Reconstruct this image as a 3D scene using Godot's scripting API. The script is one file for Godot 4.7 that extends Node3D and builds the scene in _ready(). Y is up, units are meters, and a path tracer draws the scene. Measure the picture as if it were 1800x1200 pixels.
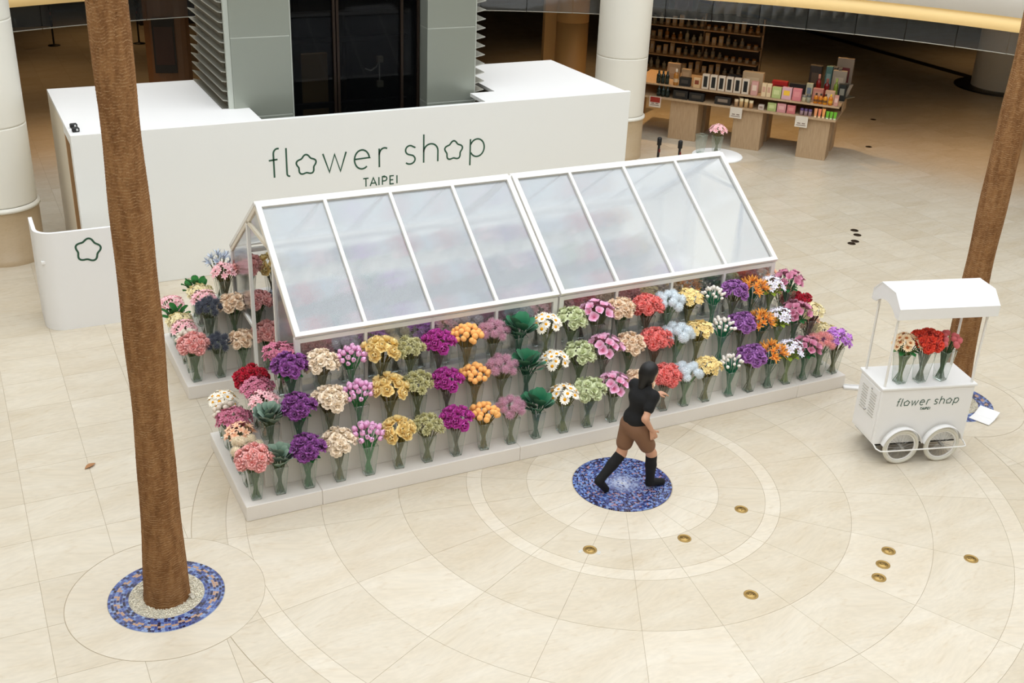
extends Node3D

# ---------------------------------------------------------------- shared state
var used := {}
var M := {}
var mesh_cache := {}
var rng := RandomNumberGenerator.new()

const CX := 4.02
const CZ := 0.88
const GXL := 0.82
const GXR := 7.24
const GZF := -0.82
const GZB := -3.68
const GZR := -2.25
const GYE := 1.605
const GYR := 2.635
const WALL_Z := -6.742
const WALL_Y := 2.376

# ---------------------------------------------------------------- naming helpers
func numbered(called: String) -> String:
	if not used.has(called):
		used[called] = 0
		return called
	used[called] += 1
	return "%s_%03d" % [called, used[called]]

func tag(o: Node, label: String, category: String, group := "", kind := "") -> Node:
	if label: o.set_meta("label", label)
	if category: o.set_meta("category", category)
	if group: o.set_meta("group", group)
	if kind: o.set_meta("kind", kind)
	return o

func thing(called: String, label: String, category: String, at := Vector3.ZERO, turn := 0.0, group := "") -> Node3D:
	var o := Node3D.new()
	o.name = numbered(called)
	add_child(o)
	o.position = at
	o.rotation.y = turn
	tag(o, label, category, group)
	return o

func structure(called: String, label: String) -> Node3D:
	var o := Node3D.new()
	o.name = numbered(called)
	add_child(o)
	tag(o, label, "", "", "structure")
	return o

func part(parent: Node, called: String, mesh: Mesh, m: Material = null, xf := Transform3D()) -> MeshInstance3D:
	var o := MeshInstance3D.new()
	o.name = numbered(called) if parent == self else called
	o.mesh = mesh
	if m: o.material_override = m
	o.transform = xf
	parent.add_child(o, true)
	return o

# ---------------------------------------------------------------- mesh helpers
func tool() -> SurfaceTool:
	var st := SurfaceTool.new()
	st.begin(Mesh.PRIMITIVE_TRIANGLES)
	return st

func quad(st: SurfaceTool, a: Vector3, b: Vector3, c: Vector3, d: Vector3) -> void:
	# a b c d counterclockwise seen from outside; Godot wants clockwise
	for v in [a, c, b, a, d, c]:
		st.add_vertex(v)

func tri(st: SurfaceTool, a: Vector3, b: Vector3, c: Vector3) -> void:
	for v in [a, c, b]:
		st.add_vertex(v)

func done(st: SurfaceTool, smooth := false) -> ArrayMesh:
	if smooth:
		st.index()
	st.generate_normals()
	return st.commit()

func add_box(st: SurfaceTool, size: Vector3, xf := Transform3D(), bevel := 0.004) -> void:
	st.set_smooth_group(-1)
	var h := size / 2.0
	var b: float = min(bevel, min(h.x, min(h.y, h.z)) * 0.45)
	var i := h - Vector3(b, b, b)
	for ax in 3:
		for sg in [-1.0, 1.0]:
			var u := (ax + 1) % 3
			var w := (ax + 2) % 3
			var pts := []
			for k in [[-1, -1], [1, -1], [1, 1], [-1, 1]]:
				var p := Vector3.ZERO
				p[ax] = sg * h[ax]
				p[u] = k[0] * i[u]
				p[w] = k[1] * i[w]
				pts.append(xf * p)
			if sg > 0: quad(st, pts[0], pts[1], pts[2], pts[3])
			else: quad(st, pts[3], pts[2], pts[1], pts[0])
			for s2 in [-1.0, 1.0]:
				# edge between +-ax and +-u
				var e := []
				for k in [[0, -1], [1, -1], [1, 1], [0, 1]]:
					var p := Vector3.ZERO
					p[ax] = sg * (h[ax] if k[0] == 0 else i[ax])
					p[u] = s2 * (i[u] if k[0] == 0 else h[u])
					p[w] = k[1] * i[w]
					e.append(xf * p)
				if sg * s2 > 0: quad(st, e[0], e[1], e[2], e[3])
				else: quad(st, e[3], e[2], e[1], e[0])
	for sx in [-1.0, 1.0]:
		for sy in [-1.0, 1.0]:
			for sz in [-1.0, 1.0]:
				var a := xf * Vector3(sx * h.x, sy * i.y, sz * i.z)
				var c := xf * Vector3(sx * i.x, sy * h.y, sz * i.z)
				var d := xf * Vector3(sx * i.x, sy * i.y, sz * h.z)
				if sx * sy * sz > 0: tri(st, a, c, d)
				else: tri(st, a, d, c)

func box_mesh(size: Vector3, bevel := 0.004) -> ArrayMesh:
	var key := "box%.4f,%.4f,%.4f,%.4f" % [size.x, size.y, size.z, bevel]
	if not mesh_cache.has(key):
		var st := tool()
		add_box(st, size, Transform3D(), bevel)
		mesh_cache[key] = done(st)
	return mesh_cache[key]

func span_box(parent: Node, called: String, lo: Vector3, hi: Vector3, m: Material, bevel := 0.004) -> MeshInstance3D:
	return part(parent, called, box_mesh(hi - lo, bevel), m, Transform3D(Basis(), (lo + hi) / 2.0))

func along(a: Vector3, b: Vector3, up := Vector3.UP) -> Transform3D:
	# local z runs from a to b, local y close to up, origin half way
	var z := (b - a).normalized()
	if abs(z.dot(up)) > 0.98: up = Vector3.RIGHT
	var x := up.cross(z).normalized()
	return Transform3D(Basis(x, z.cross(x), z), (a + b) / 2.0)

func bar(parent: Node, called: String, a: Vector3, b: Vector3, w: float, h: float, m: Material, up := Vector3.UP, bevel := 0.003) -> MeshInstance3D:
	return part(parent, called, box_mesh(Vector3(w, h, a.distance_to(b)), bevel), m, along(a, b, up))

func add_tube(st: SurfaceTool, pts: Array, r, segs := 8, closed := false, caps := true) -> void:
	st.set_smooth_group(1)
	var n := pts.size()
	var rings := []
	var prev := Vector3.ZERO
	for i in n:
		var t: Vector3
		if closed: t = (pts[(i + 1) % n] - pts[(i - 1 + n) % n]).normalized()
		else: t = (pts[min(i + 1, n - 1)] - pts[max(i - 1, 0)]).normalized()
		var x := prev - t * prev.dot(t)
		if x.length() < 0.01:
			x = t.cross(Vector3.UP if abs(t.y) < 0.9 else Vector3.RIGHT)
		x = x.normalized()
		prev = x
		var y := t.cross(x)
		var rr: float = r[i] if r is Array else r
		var ring := []
		for k in segs:
			var a := TAU * k / segs
			ring.append(pts[i] + (x * cos(a) + y * sin(a)) * rr)
		rings.append(ring)
	for i in (n if closed else n - 1):
		var A: Array = rings[i]
		var B: Array = rings[(i + 1) % n]
		for k in segs:
			var k2 := (k + 1) % segs
			quad(st, A[k], A[k2], B[k2], B[k])
	if caps and not closed:
		st.set_smooth_group(-1)
		for k in range(1, segs - 1):
			tri(st, rings[0][0], rings[0][k + 1], rings[0][k])
			tri(st, rings[n - 1][0], rings[n - 1][k], rings[n - 1][k + 1])

func add_lathe(st: SurfaceTool, profile: Array, segs := 24, at := Vector3.ZERO, flip := false) -> void:
	# profile of Vector2(radius, y) from bottom to top with the outside on the right
	st.set_smooth_group(1)
	for i in profile.size() - 1:
		var p: Vector2 = profile[i]
		var q: Vector2 = profile[i + 1]
		for k in segs:
			var a0 := TAU * k / segs
			var a1 := TAU * (k + 1) / segs
			var A := at + Vector3(p.x * cos(a0), p.y, p.x * sin(a0))
			var B := at + Vector3(p.x * cos(a1), p.y, p.x * sin(a1))
			var C := at + Vector3(q.x * cos(a1), q.y, q.x * sin(a1))
			var D := at + Vector3(q.x * cos(a0), q.y, q.x * sin(a0))
			if p.x < 1e-6: 
				if flip: tri(st, A, C, D)
				else: tri(st, A, D, C)
			elif q.x < 1e-6:
				if flip: tri(st, A, B, C)
				else: tri(st, A, C, B)
			elif flip: quad(st, A, B, C, D)
			else: quad(st, B, A, D, C)

func lathe_mesh(profile: Array, segs := 24, smooth := true) -> ArrayMesh:
	var st := tool()
	add_lathe(st, profile, segs)
	if not smooth:
		return done(st)
	return done(st)

func add_prism(st: SurfaceTool, poly: PackedVector2Array, y0: float, y1: float) -> void:
	# poly in x,z; top at y1
	st.set_smooth_group(-1)
	var ids := Geometry2D.triangulate_polygon(poly)
	for i in range(0, ids.size(), 3):
		var a := poly[ids[i]]
		var b := poly[ids[i + 1]]
		var c := poly[ids[i + 2]]
		var A := Vector3(a.x, y1, a.y)
		var B := Vector3(b.x, y1, b.y)
		var C := Vector3(c.x, y1, c.y)
		if (B - A).cross(C - A).y > 0: tri(st, A, B, C)
		else: tri(st, A, C, B)
	var ccw := not Geometry2D.is_polygon_clockwise(poly)
	for i in poly.size():
		var a := poly[i]
		var b := poly[(i + 1) % poly.size()]
		var A := Vector3(a.x, y0, a.y)
		var B := Vector3(b.x, y0, b.y)
		var C := Vector3(b.x, y1, b.y)
		var D := Vector3(a.x, y1, a.y)
		if ccw: quad(st, D, C, B, A)
		else: quad(st, A, B, C, D)

func prism(poly: PackedVector2Array, y0: float, y1: float) -> ArrayMesh:
	var st := tool()
	add_prism(st, poly, y0, y1)
	return done(st)

func add_stroke(st: SurfaceTool, pts: Array, w: float, depth: float, closed := false) -> void:
	# a raised flat stroke in the x,y plane, its face at z = depth
	st.set_smooth_group(-1)
	var n := pts.size()
	var L := []
	var R := []
	for i in n:
		var t0: Vector2
		var t1: Vector2
		if closed or i > 0: t0 = (pts[i] - pts[(i - 1 + n) % n]).normalized()
		if closed or i < n - 1: t1 = (pts[(i + 1) % n] - pts[i]).normalized()
		if not closed and i == 0: t0 = t1
		if not closed and i == n - 1: t1 = t0
		var m := (t0 + t1).normalized()
		var nn: Vector2 = Vector2(-m.y, m.x) * (w / 2.0 / max(0.5, m.dot(t1)))
		L.append(pts[i] + nn)
		R.append(pts[i] - nn)
	for i in (n if closed else n - 1):
		var j := (i + 1) % n
		var a := Vector3(R[i].x, R[i].y, depth)
		var b := Vector3(R[j].x, R[j].y, depth)
		var c := Vector3(L[j].x, L[j].y, depth)
		var d := Vector3(L[i].x, L[i].y, depth)
		quad(st, a, b, c, d)
		var z := Vector3(0, 0, depth)
		quad(st, a - z, b - z, b, a)
		quad(st, d, c, c - z, d - z)
	if not closed:
		for e in [[0, 1.0], [n - 1, -1.0]]:
			var l := Vector3(L[e[0]].x, L[e[0]].y, depth)
			var r := Vector3(R[e[0]].x, R[e[0]].y, depth)
			var z := Vector3(0, 0, depth)
			if e[1] > 0: quad(st, r, l, l - z, r - z)
			else: quad(st, l, r, r - z, l - z)

# ---------------------------------------------------------------- materials
func mat(color: Color, rough := 0.5, metal := 0.0, spec := 0.5) -> StandardMaterial3D:
	var m := StandardMaterial3D.new()
	m.albedo_color = color
	m.roughness = rough
	m.metallic = metal
	m.metallic_specular = spec
	return m

func c8(r: int, g: int, b: int) -> Color:
	return Color8(r, g, b)

func noise_image(size: int, freq: Vector2, seed_: int, octaves := 5, ridged := false) -> Array:
	var f := FastNoiseLite.new()
	f.seed = seed_
	f.noise_type = FastNoiseLite.TYPE_SIMPLEX_SMOOTH
	f.fractal_type = FastNoiseLite.FRACTAL_RIDGED if ridged else FastNoiseLite.FRACTAL_FBM
	f.fractal_octaves = octaves
	f.frequency = 1.0
	var out := []
	out.resize(size * size)
	for y in size:
		for x in size:
			# wrap round both ways on a torus so that the texture tiles
			var a := TAU * x / size
			var b := TAU * y / size
			out[y * size + x] = f.get_noise_3d(cos(a) * freq.x + 0.7 * sin(b) * freq.y, sin(a) * freq.x + 3.1, cos(b) * freq.y + 0.3 * sin(a) * freq.x)
	return out

func marble_texture() -> ImageTexture:
	var n := 512
	var slow := noise_image(n, Vector2(0.35, 1.1), 3, 5)
	var vein := noise_image(n, Vector2(0.5, 1.9), 8, 4, true)
	var fine := noise_image(n, Vector2(3.0, 9.0), 5, 3)
	var im := Image.create(n, n, false, Image.FORMAT_RGB8)
	for y in n:
		for x in n:
			var i := y * n + x
			var t: float = 0.5 + 0.5 * slow[i]
			var v: float = smoothstep(0.62, 0.95, vein[i])
			var c := Color(0.99, 0.965, 0.92).lerp(Color(0.945, 0.90, 0.825), clamp(t * 1.25 - 0.1, 0.0, 1.0))
			c = c.lerp(Color(0.88, 0.80, 0.69), v * 0.3)
			c = c * (1.0 + 0.03 * fine[i])
			im.set_pixel(x, y, c)
	return ImageTexture.create_from_image(im)

func grain_texture(a: Color, b: Color, fx: float, fy: float, seed_: int) -> ImageTexture:
	var n := 256
	var g := noise_image(n, Vector2(fx, fy), seed_, 5)
	var im := Image.create(n, n, false, Image.FORMAT_RGB8)
	for y in n:
		for x in n:
			im.set_pixel(x, y, a.lerp(b, clamp(0.5 + 0.75 * g[y * n + x], 0.0, 1.0)))
	return ImageTexture.create_from_image(im)

func make_materials() -> void:
	var marble := marble_texture()
	var tints := [Color(0.858, 0.842, 0.805), Color(0.866, 0.852, 0.818), Color(0.845, 0.826, 0.785), Color(0.853, 0.837, 0.80)]
	for i in 4:
		var m := mat(tints[i], 0.24, 0.0, 0.5)
		m.albedo_texture = marble
		m.uv1_triplanar = true
		m.uv1_world_triplanar = true
		m.uv1_scale = Vector3(0.42, 0.42, 0.42)
		m.uv1_offset = Vector3(0.31 * i, 0.0, 0.57 * i)
		M["stone%d" % i] = m
	for e in [["ring_light", Color(0.884, 0.87, 0.838)], ["ring_dark", Color(0.848, 0.828, 0.785)], ["ring_mid", Color(0.864, 0.848, 0.812)]]:
		var m := mat(e[1], 0.26, 0.0, 0.5)
		m.albedo_texture = marble
		m.uv1_triplanar = true
		m.uv1_world_triplanar = true
		m.uv1_scale = Vector3(0.5, 0.5, 0.5)
		m.uv1_offset = Vector3(0.13, 0.0, 0.71)
		M[e[0]] = m
	M.grout = mat(Color(0.70, 0.64, 0.54), 0.8)
	M.white = mat(Color(0.955, 0.95, 0.94), 0.45)
	M.wall_white = mat(Color(0.945, 0.945, 0.925), 0.55)
	M.riser = mat(Color(0.945, 0.92, 0.885), 0.5)
	M.frame = mat(Color(0.94, 0.93, 0.905), 0.4)
	M.cream_wood = mat(Color(0.90, 0.86, 0.78), 0.5)
	M.green_print = mat(Color(0.17, 0.33, 0.245), 0.6)
	M.column = mat(Color(0.955, 0.94, 0.89), 0.4)
	M.column_joint = mat(Color(0.55, 0.51, 0.42), 0.7)
	var base := mat(Color(0.80, 0.735, 0.64), 0.35)
	base.albedo_texture = marble
	base.uv1_triplanar = true
	base.uv1_scale = Vector3(0.8, 0.8, 0.8)
	M.column_base = base
	M.brass = mat(Color(0.70, 0.575, 0.34), 0.4, 0.8)
	M.brass_groove = mat(Color(0.25, 0.19, 0.09), 0.5, 0.8)
	M.black = mat(Color(0.055, 0.05, 0.05), 0.5)
	M.dark_metal = mat(Color(0.10, 0.095, 0.09), 0.4, 0.6)
	M.core = mat(Color(0.60, 0.62, 0.575), 0.28, 0.25)
	M.core_joint = mat(Color(0.76, 0.78, 0.74), 0.35, 0.3)
	M.louver = mat(Color(0.66, 0.655, 0.61), 0.35, 0.4)
	M.louver_back = mat(Color(0.46, 0.43, 0.37), 0.6)
	M.shaft = mat(Color(0.03, 0.03, 0.032), 0.35)
	M.bronze = mat(Color(0.20, 0.155, 0.12), 0.35, 0.6)
	var glass := mat(Color(0.9, 0.95, 0.93, 0.04), 0.03)
	glass.transparency = BaseMaterial3D.TRANSPARENCY_ALPHA
	M.glass = glass
	var vase := mat(Color(0.66, 0.74, 0.68, 0.16), 0.04, 0.0, 0.7)
	vase.transparency = BaseMaterial3D.TRANSPARENCY_ALPHA
	M.vase = vase
	var rim := mat(Color(0.93, 0.98, 0.95, 0.05), 0.02)
	rim.transparency = BaseMaterial3D.TRANSPARENCY_ALPHA
	rim.refraction_enabled = true
	rim.refraction_scale = 0.05
	M.vase_base = rim
	var tinted := mat(Color(0.04, 0.042, 0.045, 0.55), 0.03, 0.0, 0.22)
	tinted.transparency = BaseMaterial3D.TRANSPARENCY_ALPHA
	M.dark_glass = tinted
	var smoke := mat(Color(0.40, 0.41, 0.40, 0.08), 0.05, 0.0, 0.6)
	smoke.transparency = BaseMaterial3D.TRANSPARENCY_ALPHA
	M.baffle_glass = smoke
	# fluted polycarbonate: a solid sheet, blurred by its own roughness and bent by its ribs
	var rib := Image.create(32, 4, false, Image.FORMAT_RGB8)
	for x in 32:
		var v := 0.5 + 0.5 * cos(TAU * x / 32.0)
		for y in 4: rib.set_pixel(x, y, Color(v, v, v))
	var poly := mat(Color(0.96, 0.985, 1.0, 0.14), 0.08, 0.0, 0.9)
	poly.transparency = BaseMaterial3D.TRANSPARENCY_ALPHA
	poly.refraction_enabled = true
	poly.refraction_scale = 0.0585
	poly.heightmap_enabled = true
	poly.heightmap_texture = ImageTexture.create_from_image(rib)
	poly.heightmap_scale = 0.011
	poly.uv1_scale = Vector3(1.0 / 0.011, 1.0, 1.0)
	poly.backlight_enabled = true
	poly.backlight = Color(0.45, 0.45, 0.45)
	poly.clearcoat_enabled = true
	poly.clearcoat = 1.0
	poly.clearcoat_roughness = 0.12
	M.poly = poly
	var poly2: StandardMaterial3D = poly.duplicate()
	poly2.albedo_color = Color(0.95, 0.955, 0.965, 0.04)
	poly2.roughness = 0.045
	poly2.clearcoat_enabled = false
	poly2.backlight = Color(0.2, 0.2, 0.2)
	M.poly_wall = poly2
	var plush := mat(Color.WHITE, 0.85, 0.0, 0.2)
	plush.vertex_color_use_as_albedo = true
	plush.rim_enabled = true
	plush.rim = 0.35
	plush.rim_tint = 0.5
	M.plush = plush
	var stem := mat(Color.WHITE, 0.7, 0.0, 0.3)
	stem.vertex_color_use_as_albedo = true
	M.stem = stem
	var tile := mat(Color.WHITE, 0.18, 0.0, 0.6)
	tile.vertex_color_use_as_albedo = true
	M.mosaic = tile
	var wood := mat(Color.WHITE, 0.5)
	wood.albedo_texture = grain_texture(Color(0.66, 0.545, 0.41), Color(0.77, 0.66, 0.525), 9.0, 0.8, 12)
	wood.uv1_triplanar = true
	wood.uv1_scale = Vector3(1.4, 0.8, 1.4)
	M.wood = wood
	var bark := mat(Color.WHITE, 0.85, 0.0, 0.25)
	bark.vertex_color_use_as_albedo = true
	var fibre := grain_texture(Color(0.72, 0.68, 0.64), Color(1.0, 1.0, 1.0), 9.0, 5.0, 31)
	bark.albedo_texture = fibre
	bark.uv1_triplanar = true
	bark.uv1_scale = Vector3(6.0, 3.0, 6.0)
	bark.heightmap_enabled = true
	bark.heightmap_texture = fibre
	bark.heightmap_scale = 0.5
	M.bark = bark
	M.ceiling = mat(Color(0.42, 0.37, 0.30), 0.7)
	M.fascia = mat(Color(0.96, 0.95, 0.93), 0.6)
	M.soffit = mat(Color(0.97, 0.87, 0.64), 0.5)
	M.soffit.emission_enabled = true  # faint glow put into the soffit to imitate warm light falling on it
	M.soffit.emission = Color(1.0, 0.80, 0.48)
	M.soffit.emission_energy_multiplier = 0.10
	M.dark_wall = mat(Color(0.17, 0.125, 0.09), 0.6)
	M.upper = mat(Color(0.86, 0.845, 0.81), 0.7)
	M.beige_panel = mat(Color(0.72, 0.58, 0.38), 0.45)
	M.inlay = mat(Color(0.13, 0.11, 0.09), 0.3)
	M.pebble = mat(Color.WHITE, 0.8)
	M.pebble.vertex_color_use_as_albedo = true
	M.skin = mat(Color(0.80, 0.60, 0.48), 0.55)
	M.hair = mat(Color(0.045, 0.035, 0.03), 0.5)
	M.cloth_black = mat(Color(0.05, 0.048, 0.05), 0.85)
	M.cloth_tan = mat(Color(0.50, 0.36, 0.26), 0.85)
	M.eye = mat(Color(0.04, 0.03, 0.03), 0.2)
	M.lip = mat(Color(0.62, 0.33, 0.30), 0.5)
	M.tire = mat(Color(0.87, 0.855, 0.80), 0.6)
	M.chrome = mat(Color(0.75, 0.75, 0.74), 0.25, 0.9)

# ---------------------------------------------------------------- scene
func _ready() -> void:
	rng.seed = 20240
	var cam := Camera3D.new()
	cam.name = "camera"
	cam.fov = 33.499
	cam.near = 0.1
	cam.far = 300.0
	cam.transform = Transform3D(Basis(Vector3(0.896568, 0.039674, 0.441126), Vector3(0.158796, 0.90097, -0.403778), Vector3(-0.41346, 0.432063, 0.801481)), Vector3(-2.10929, 6.89724, 9.91069))
	add_child(cam)
	cam.current = true
	var env := Environment.new()
	env.background_mode = Environment.BG_SKY
	var sky_m := ProceduralSkyMaterial.new()
	sky_m.sky_top_color = Color(0.955, 0.975, 1.0)
	sky_m.sky_horizon_color = Color(0.945, 0.955, 0.965)
	sky_m.ground_bottom_color = Color(0.4, 0.38, 0.35)
	sky_m.ground_horizon_color = Color(0.6, 0.58, 0.55)
	sky_m.sky_energy_multiplier = 1.0
	sky_m.sun_angle_max = 0.0
	var sky := Sky.new()
	sky.sky_material = sky_m
	env.sky = sky
	env.background_energy_multiplier = 1.0
	env.tonemap_mode = Environment.TONE_MAPPER_LINEAR
	env.tonemap_exposure = 2.32
	env.sdfgi_enabled = true
	env.ssao_enabled = true
	env.ssil_enabled = true
	var we := WorldEnvironment.new()
	we.name = "world"
	we.environment = env
	add_child(we)
	make_materials()
	build_shell()
	build_floor()
	build_palms()
	build_backdrop()
	build_elevator_core()
	build_columns()
	build_display()
	build_greenhouse()
	build_cart()
	build_flowers()
	build_shop()
	build_small_things()
	build_person()

# ---------------------------------------------------------------- atrium shell
func ring_mesh(profile: Array, segs := 160) -> ArrayMesh:
	var st := tool()
	add_lathe(st, profile, segs, Vector3(CX, 0, CZ))
	return done(st)

func build_shell() -> void:
	var c := structure("ceiling", "low ceiling beyond the atrium edge")
	part(c, "slab", ring_mesh([Vector2(14.2, 3.6), Vector2(46.0, 3.6), Vector2(46.0, 3.9), Vector2(14.2, 3.9), Vector2(14.2, 3.6)]), M.ceiling)
	var w := structure("wall_back", "dark far wall round the shopping floor")
	var st := tool()
	add_lathe(st, [Vector2(46.0, -0.3), Vector2(46.3, -0.3), Vector2(46.3, 3.9), Vector2(46.0, 3.9), Vector2(46.0, -0.3)], 160, Vector3(CX, 0, CZ))
	part(w, "panelling", done(st), M.dark_wall)
	var u := structure("wall_upper", "pale upper storeys round the atrium")
	part(u, "fascia", ring_mesh([Vector2(14.0, 3.5), Vector2(14.2, 3.5), Vector2(14.2, 4.7), Vector2(14.0, 4.7), Vector2(14.0, 3.5)]), M.fascia)
	part(u, "soffit_band_baked_glow", ring_mesh([Vector2(14.06, 3.22), Vector2(14.16, 3.22), Vector2(14.16, 3.5), Vector2(14.06, 3.5), Vector2(14.06, 3.22)]), M.soffit)  # plain soffit band, no lamp; its gold light is built into the material
	part(u, "upper_wall", ring_mesh([Vector2(16.0, 3.9), Vector2(16.3, 3.9), Vector2(16.3, 17.0), Vector2(16.0, 17.0), Vector2(16.0, 3.9)]), M.upper)
	# glass smoke baffle in single panes under the soffit, only on the side the photo shows
	var b := structure("trim_1", "curved glass smoke barrier hung below the atrium edge")
	for k in range(-43, 8):
		var a0 := deg_to_rad(k * 4.0 - 0.0)
		var a1 := deg_to_rad((k + 1) * 4.0 - 0.06)
		var g := tool()
		var pts := PackedVector2Array()
		for i in 5:
			var a: float = lerp(a0, a1, i / 4.0)
			pts.append(Vector2(CX + 14.10 * cos(a), CZ + 14.10 * sin(a)))
		for i in range(4, -1, -1):
			var a: float = lerp(a0, a1, i / 4.0)
			pts.append(Vector2(CX + 14.112 * cos(a), CZ + 14.112 * sin(a)))
		add_prism(g, pts, 2.80, 3.22)
		part(b, "glass_pane", done(g), M.baffle_glass)
		var f := tool()
		var arc := []
		for i in 5:
			var a: float = lerp(a0, a1, i / 4.0)
			arc.append(Vector3(CX + 14.105 * cos(a), 2.795, CZ + 14.105 * sin(a)))
		add_tube(f, arc, 0.010, 5)
		part(b, "edge_trim", done(f), M.louver)

# ---------------------------------------------------------------- floor
func arc_poly(r0: float, r1: float, a0: float, a1: float, n: int, straight := false) -> PackedVector2Array:
	var p := PackedVector2Array()
	var k := 1 if straight else n
	for i in k + 1:
		var a: float = lerp(a0, a1, float(i) / k)
		p.append(Vector2(CX + r1 * cos(a), CZ + r1 * sin(a)))
	for i in range(k, -1, -1):
		var a: float = lerp(a0, a1, float(i) / k)
		p.append(Vector2(CX + r0 * cos(a), CZ + r0 * sin(a)))
	return p

func circle_poly(c: Vector2, r: float, n := 72) -> PackedVector2Array:
	var p := PackedVector2Array()
	for i in n:
		p.append(c + Vector2(cos(TAU * i / n), sin(TAU * i / n)) * r)
	return p

const PALMS := [Vector2(-0.986, 0.877), Vector2(9.05, 0.86)]

func build_floor() -> void:
	var f := structure("floor", "cream marble floor of the atrium")
	var st := tool()
	add_lathe(st, [Vector2(0.0, -0.3), Vector2(46.0, -0.3), Vector2(46.0, -0.004), Vector2(0.0, -0.004)], 96, Vector3(CX, 0, CZ))
	part(f, "screed", done(st), M.grout)
	var gap := 0.0017
	# concentric rings of slabs round the middle mosaic
	var rings := [[0.565, 1.075, 20, "ring_light", 1], [1.075, 1.585, 20, "ring_dark", 1], [1.585, 1.75, 20, "ring_light", 1], [1.75, 2.505, 20, "ring_dark", 1], [2.505, 3.34, 20, "ring_mid", 1], [3.34, 4.13, 20, "ring_mid", 2], [4.13, 4.33, 20, "ring_light", 1], [4.33, 4.675, 20, "ring_dark", 1]]
	var palm_discs := [circle_poly(PALMS[0], 0.908), circle_poly(PALMS[1], 0.908)]
	for r in rings:
		for k in r[2]:
			var a0 := deg_to_rad(9.0 + 18.0 * k)
			var a1 := deg_to_rad(9.0 + 18.0 * (k + 1))
			var poly := arc_poly(r[0] + gap, r[1] - gap, a0 + gap / r[1], a1 - gap / r[1], 6)
			var pieces := [poly]
			if r[1] > 4.0:
				for d in palm_discs:
					var next := []
					for q in pieces:
						for c in Geometry2D.clip_polygons(q, d):
							if not Geometry2D.is_polygon_clockwise(c): next.append(c)
					pieces = next
			for q in pieces:
				if q.size() < 3: continue
				var key: String = r[3]
				if key == "ring_mid" and (k * 7 + int(r[0] * 10)) % 3 == 0: key = "ring_light"
				part(f, "ring_slab", prism(q, -0.02, 0.0), M[key])
	# rings round the palms
	for pi in 2:
		var pc: Vector2 = PALMS[pi]
		for k in 6:
			var a0 := deg_to_rad(30.0 + 60.0 * k)
			var a1 := deg_to_rad(90.0 + 60.0 * k)
			var q := PackedVector2Array()
			for i in 13:
				var a: float = lerp(a0, a1, i / 12.0)
				q.append(pc + Vector2(cos(a), sin(a)) * 0.905)
			for i in range(12, -1, -1):
				var a: float = lerp(a0, a1, i / 12.0)
				q.append(pc + Vector2(cos(a), sin(a)) * 0.535)
			part(f, "palm_ring_slab", prism(q, -0.02, 0.0), M.ring_mid)
	# square slabs elsewhere: the ones that show largest are single pieces
	var big := circle_poly(Vector2(CX, CZ), 4.68, 160)
	var cut := [big, circle_poly(PALMS[0], 0.912), circle_poly(PALMS[1], 0.912)]
	var eye := Vector2(-2.109, 9.911)
	var cells := []
	for i in range(-22, 60):
		for j in range(-60, 14):
			var lo := Vector2(-0.62 + 0.712 * i, 0.2 + 0.712 * j)
			var mid := lo + Vector2(0.356, 0.356)
			if mid.distance_to(Vector2(CX, CZ)) > 40.0: continue
			if mid.distance_to(Vector2(CX, CZ)) < 3.9: continue
			var q := PackedVector2Array([lo + Vector2(gap, gap), lo + Vector2(0.712 - gap, gap), lo + Vector2(0.712 - gap, 0.712 - gap), lo + Vector2(gap, 0.712 - gap)])
			if not Geometry2D.is_polygon_clockwise(q): pass
			var pieces := [q]
			if mid.distance_to(Vector2(CX, CZ)) < 6.5:
				for d in cut:
					var next := []
					for z in pieces:
						for c in Geometry2D.clip_polygons(z, d):
							if not Geometry2D.is_polygon_clockwise(c): next.append(c)
					pieces = next
			# rough test of what the picture shows
			var v := mid - eye
			var fwd := v.dot(Vector2(0.458, -0.889))
			var side := v.dot(Vector2(0.889, 0.458))
			var seen: bool = fwd > 5.0 and abs(side) < fwd * 0.52 + 0.6
			var under := mid.x > 0.2 and mid.x < 7.6 and mid.y < -0.3 and mid.y > -6.6
			if seen and mid.x > 1.0 and mid.x < 8.4 and mid.y < -6.8 and mid.y > -9.6: seen = false
			for z in pieces:
				if z.size() >= 3: cells.append([mid.distance_to(eye) + (0.0 if seen and not under else 1000.0), z, (i * 5 + j * 3 + (i * j) % 7) % 4])
	cells.sort_custom(func(a, b): return a[0] < b[0])
	var rest := []
	for i in 4: rest.append(tool())
	for n in cells.size():
		var e: Array = cells[n]
		var v: int = (e[2] + 4) % 4
		if n < 290: part(f, "square_slab", prism(e[1], -0.02, 0.0), M["stone%d" % v])
		else: add_prism(rest[v], e[1], -0.02, 0.0)
	for v in 4:
		var o := part(f, "distant_slabs", done(rest[v]), M["stone%d" % v])
		o.set_meta("kind", "stuff")
	# dark inlaid strip far off to the right
	span_box(f, "inlay_strip", Vector3(24.9, -0.01, -30.0), Vector3(25.3, 0.003, -13.0), M.inlay, 0.001)
	build_mosaics()
	build_floor_discs()

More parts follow.
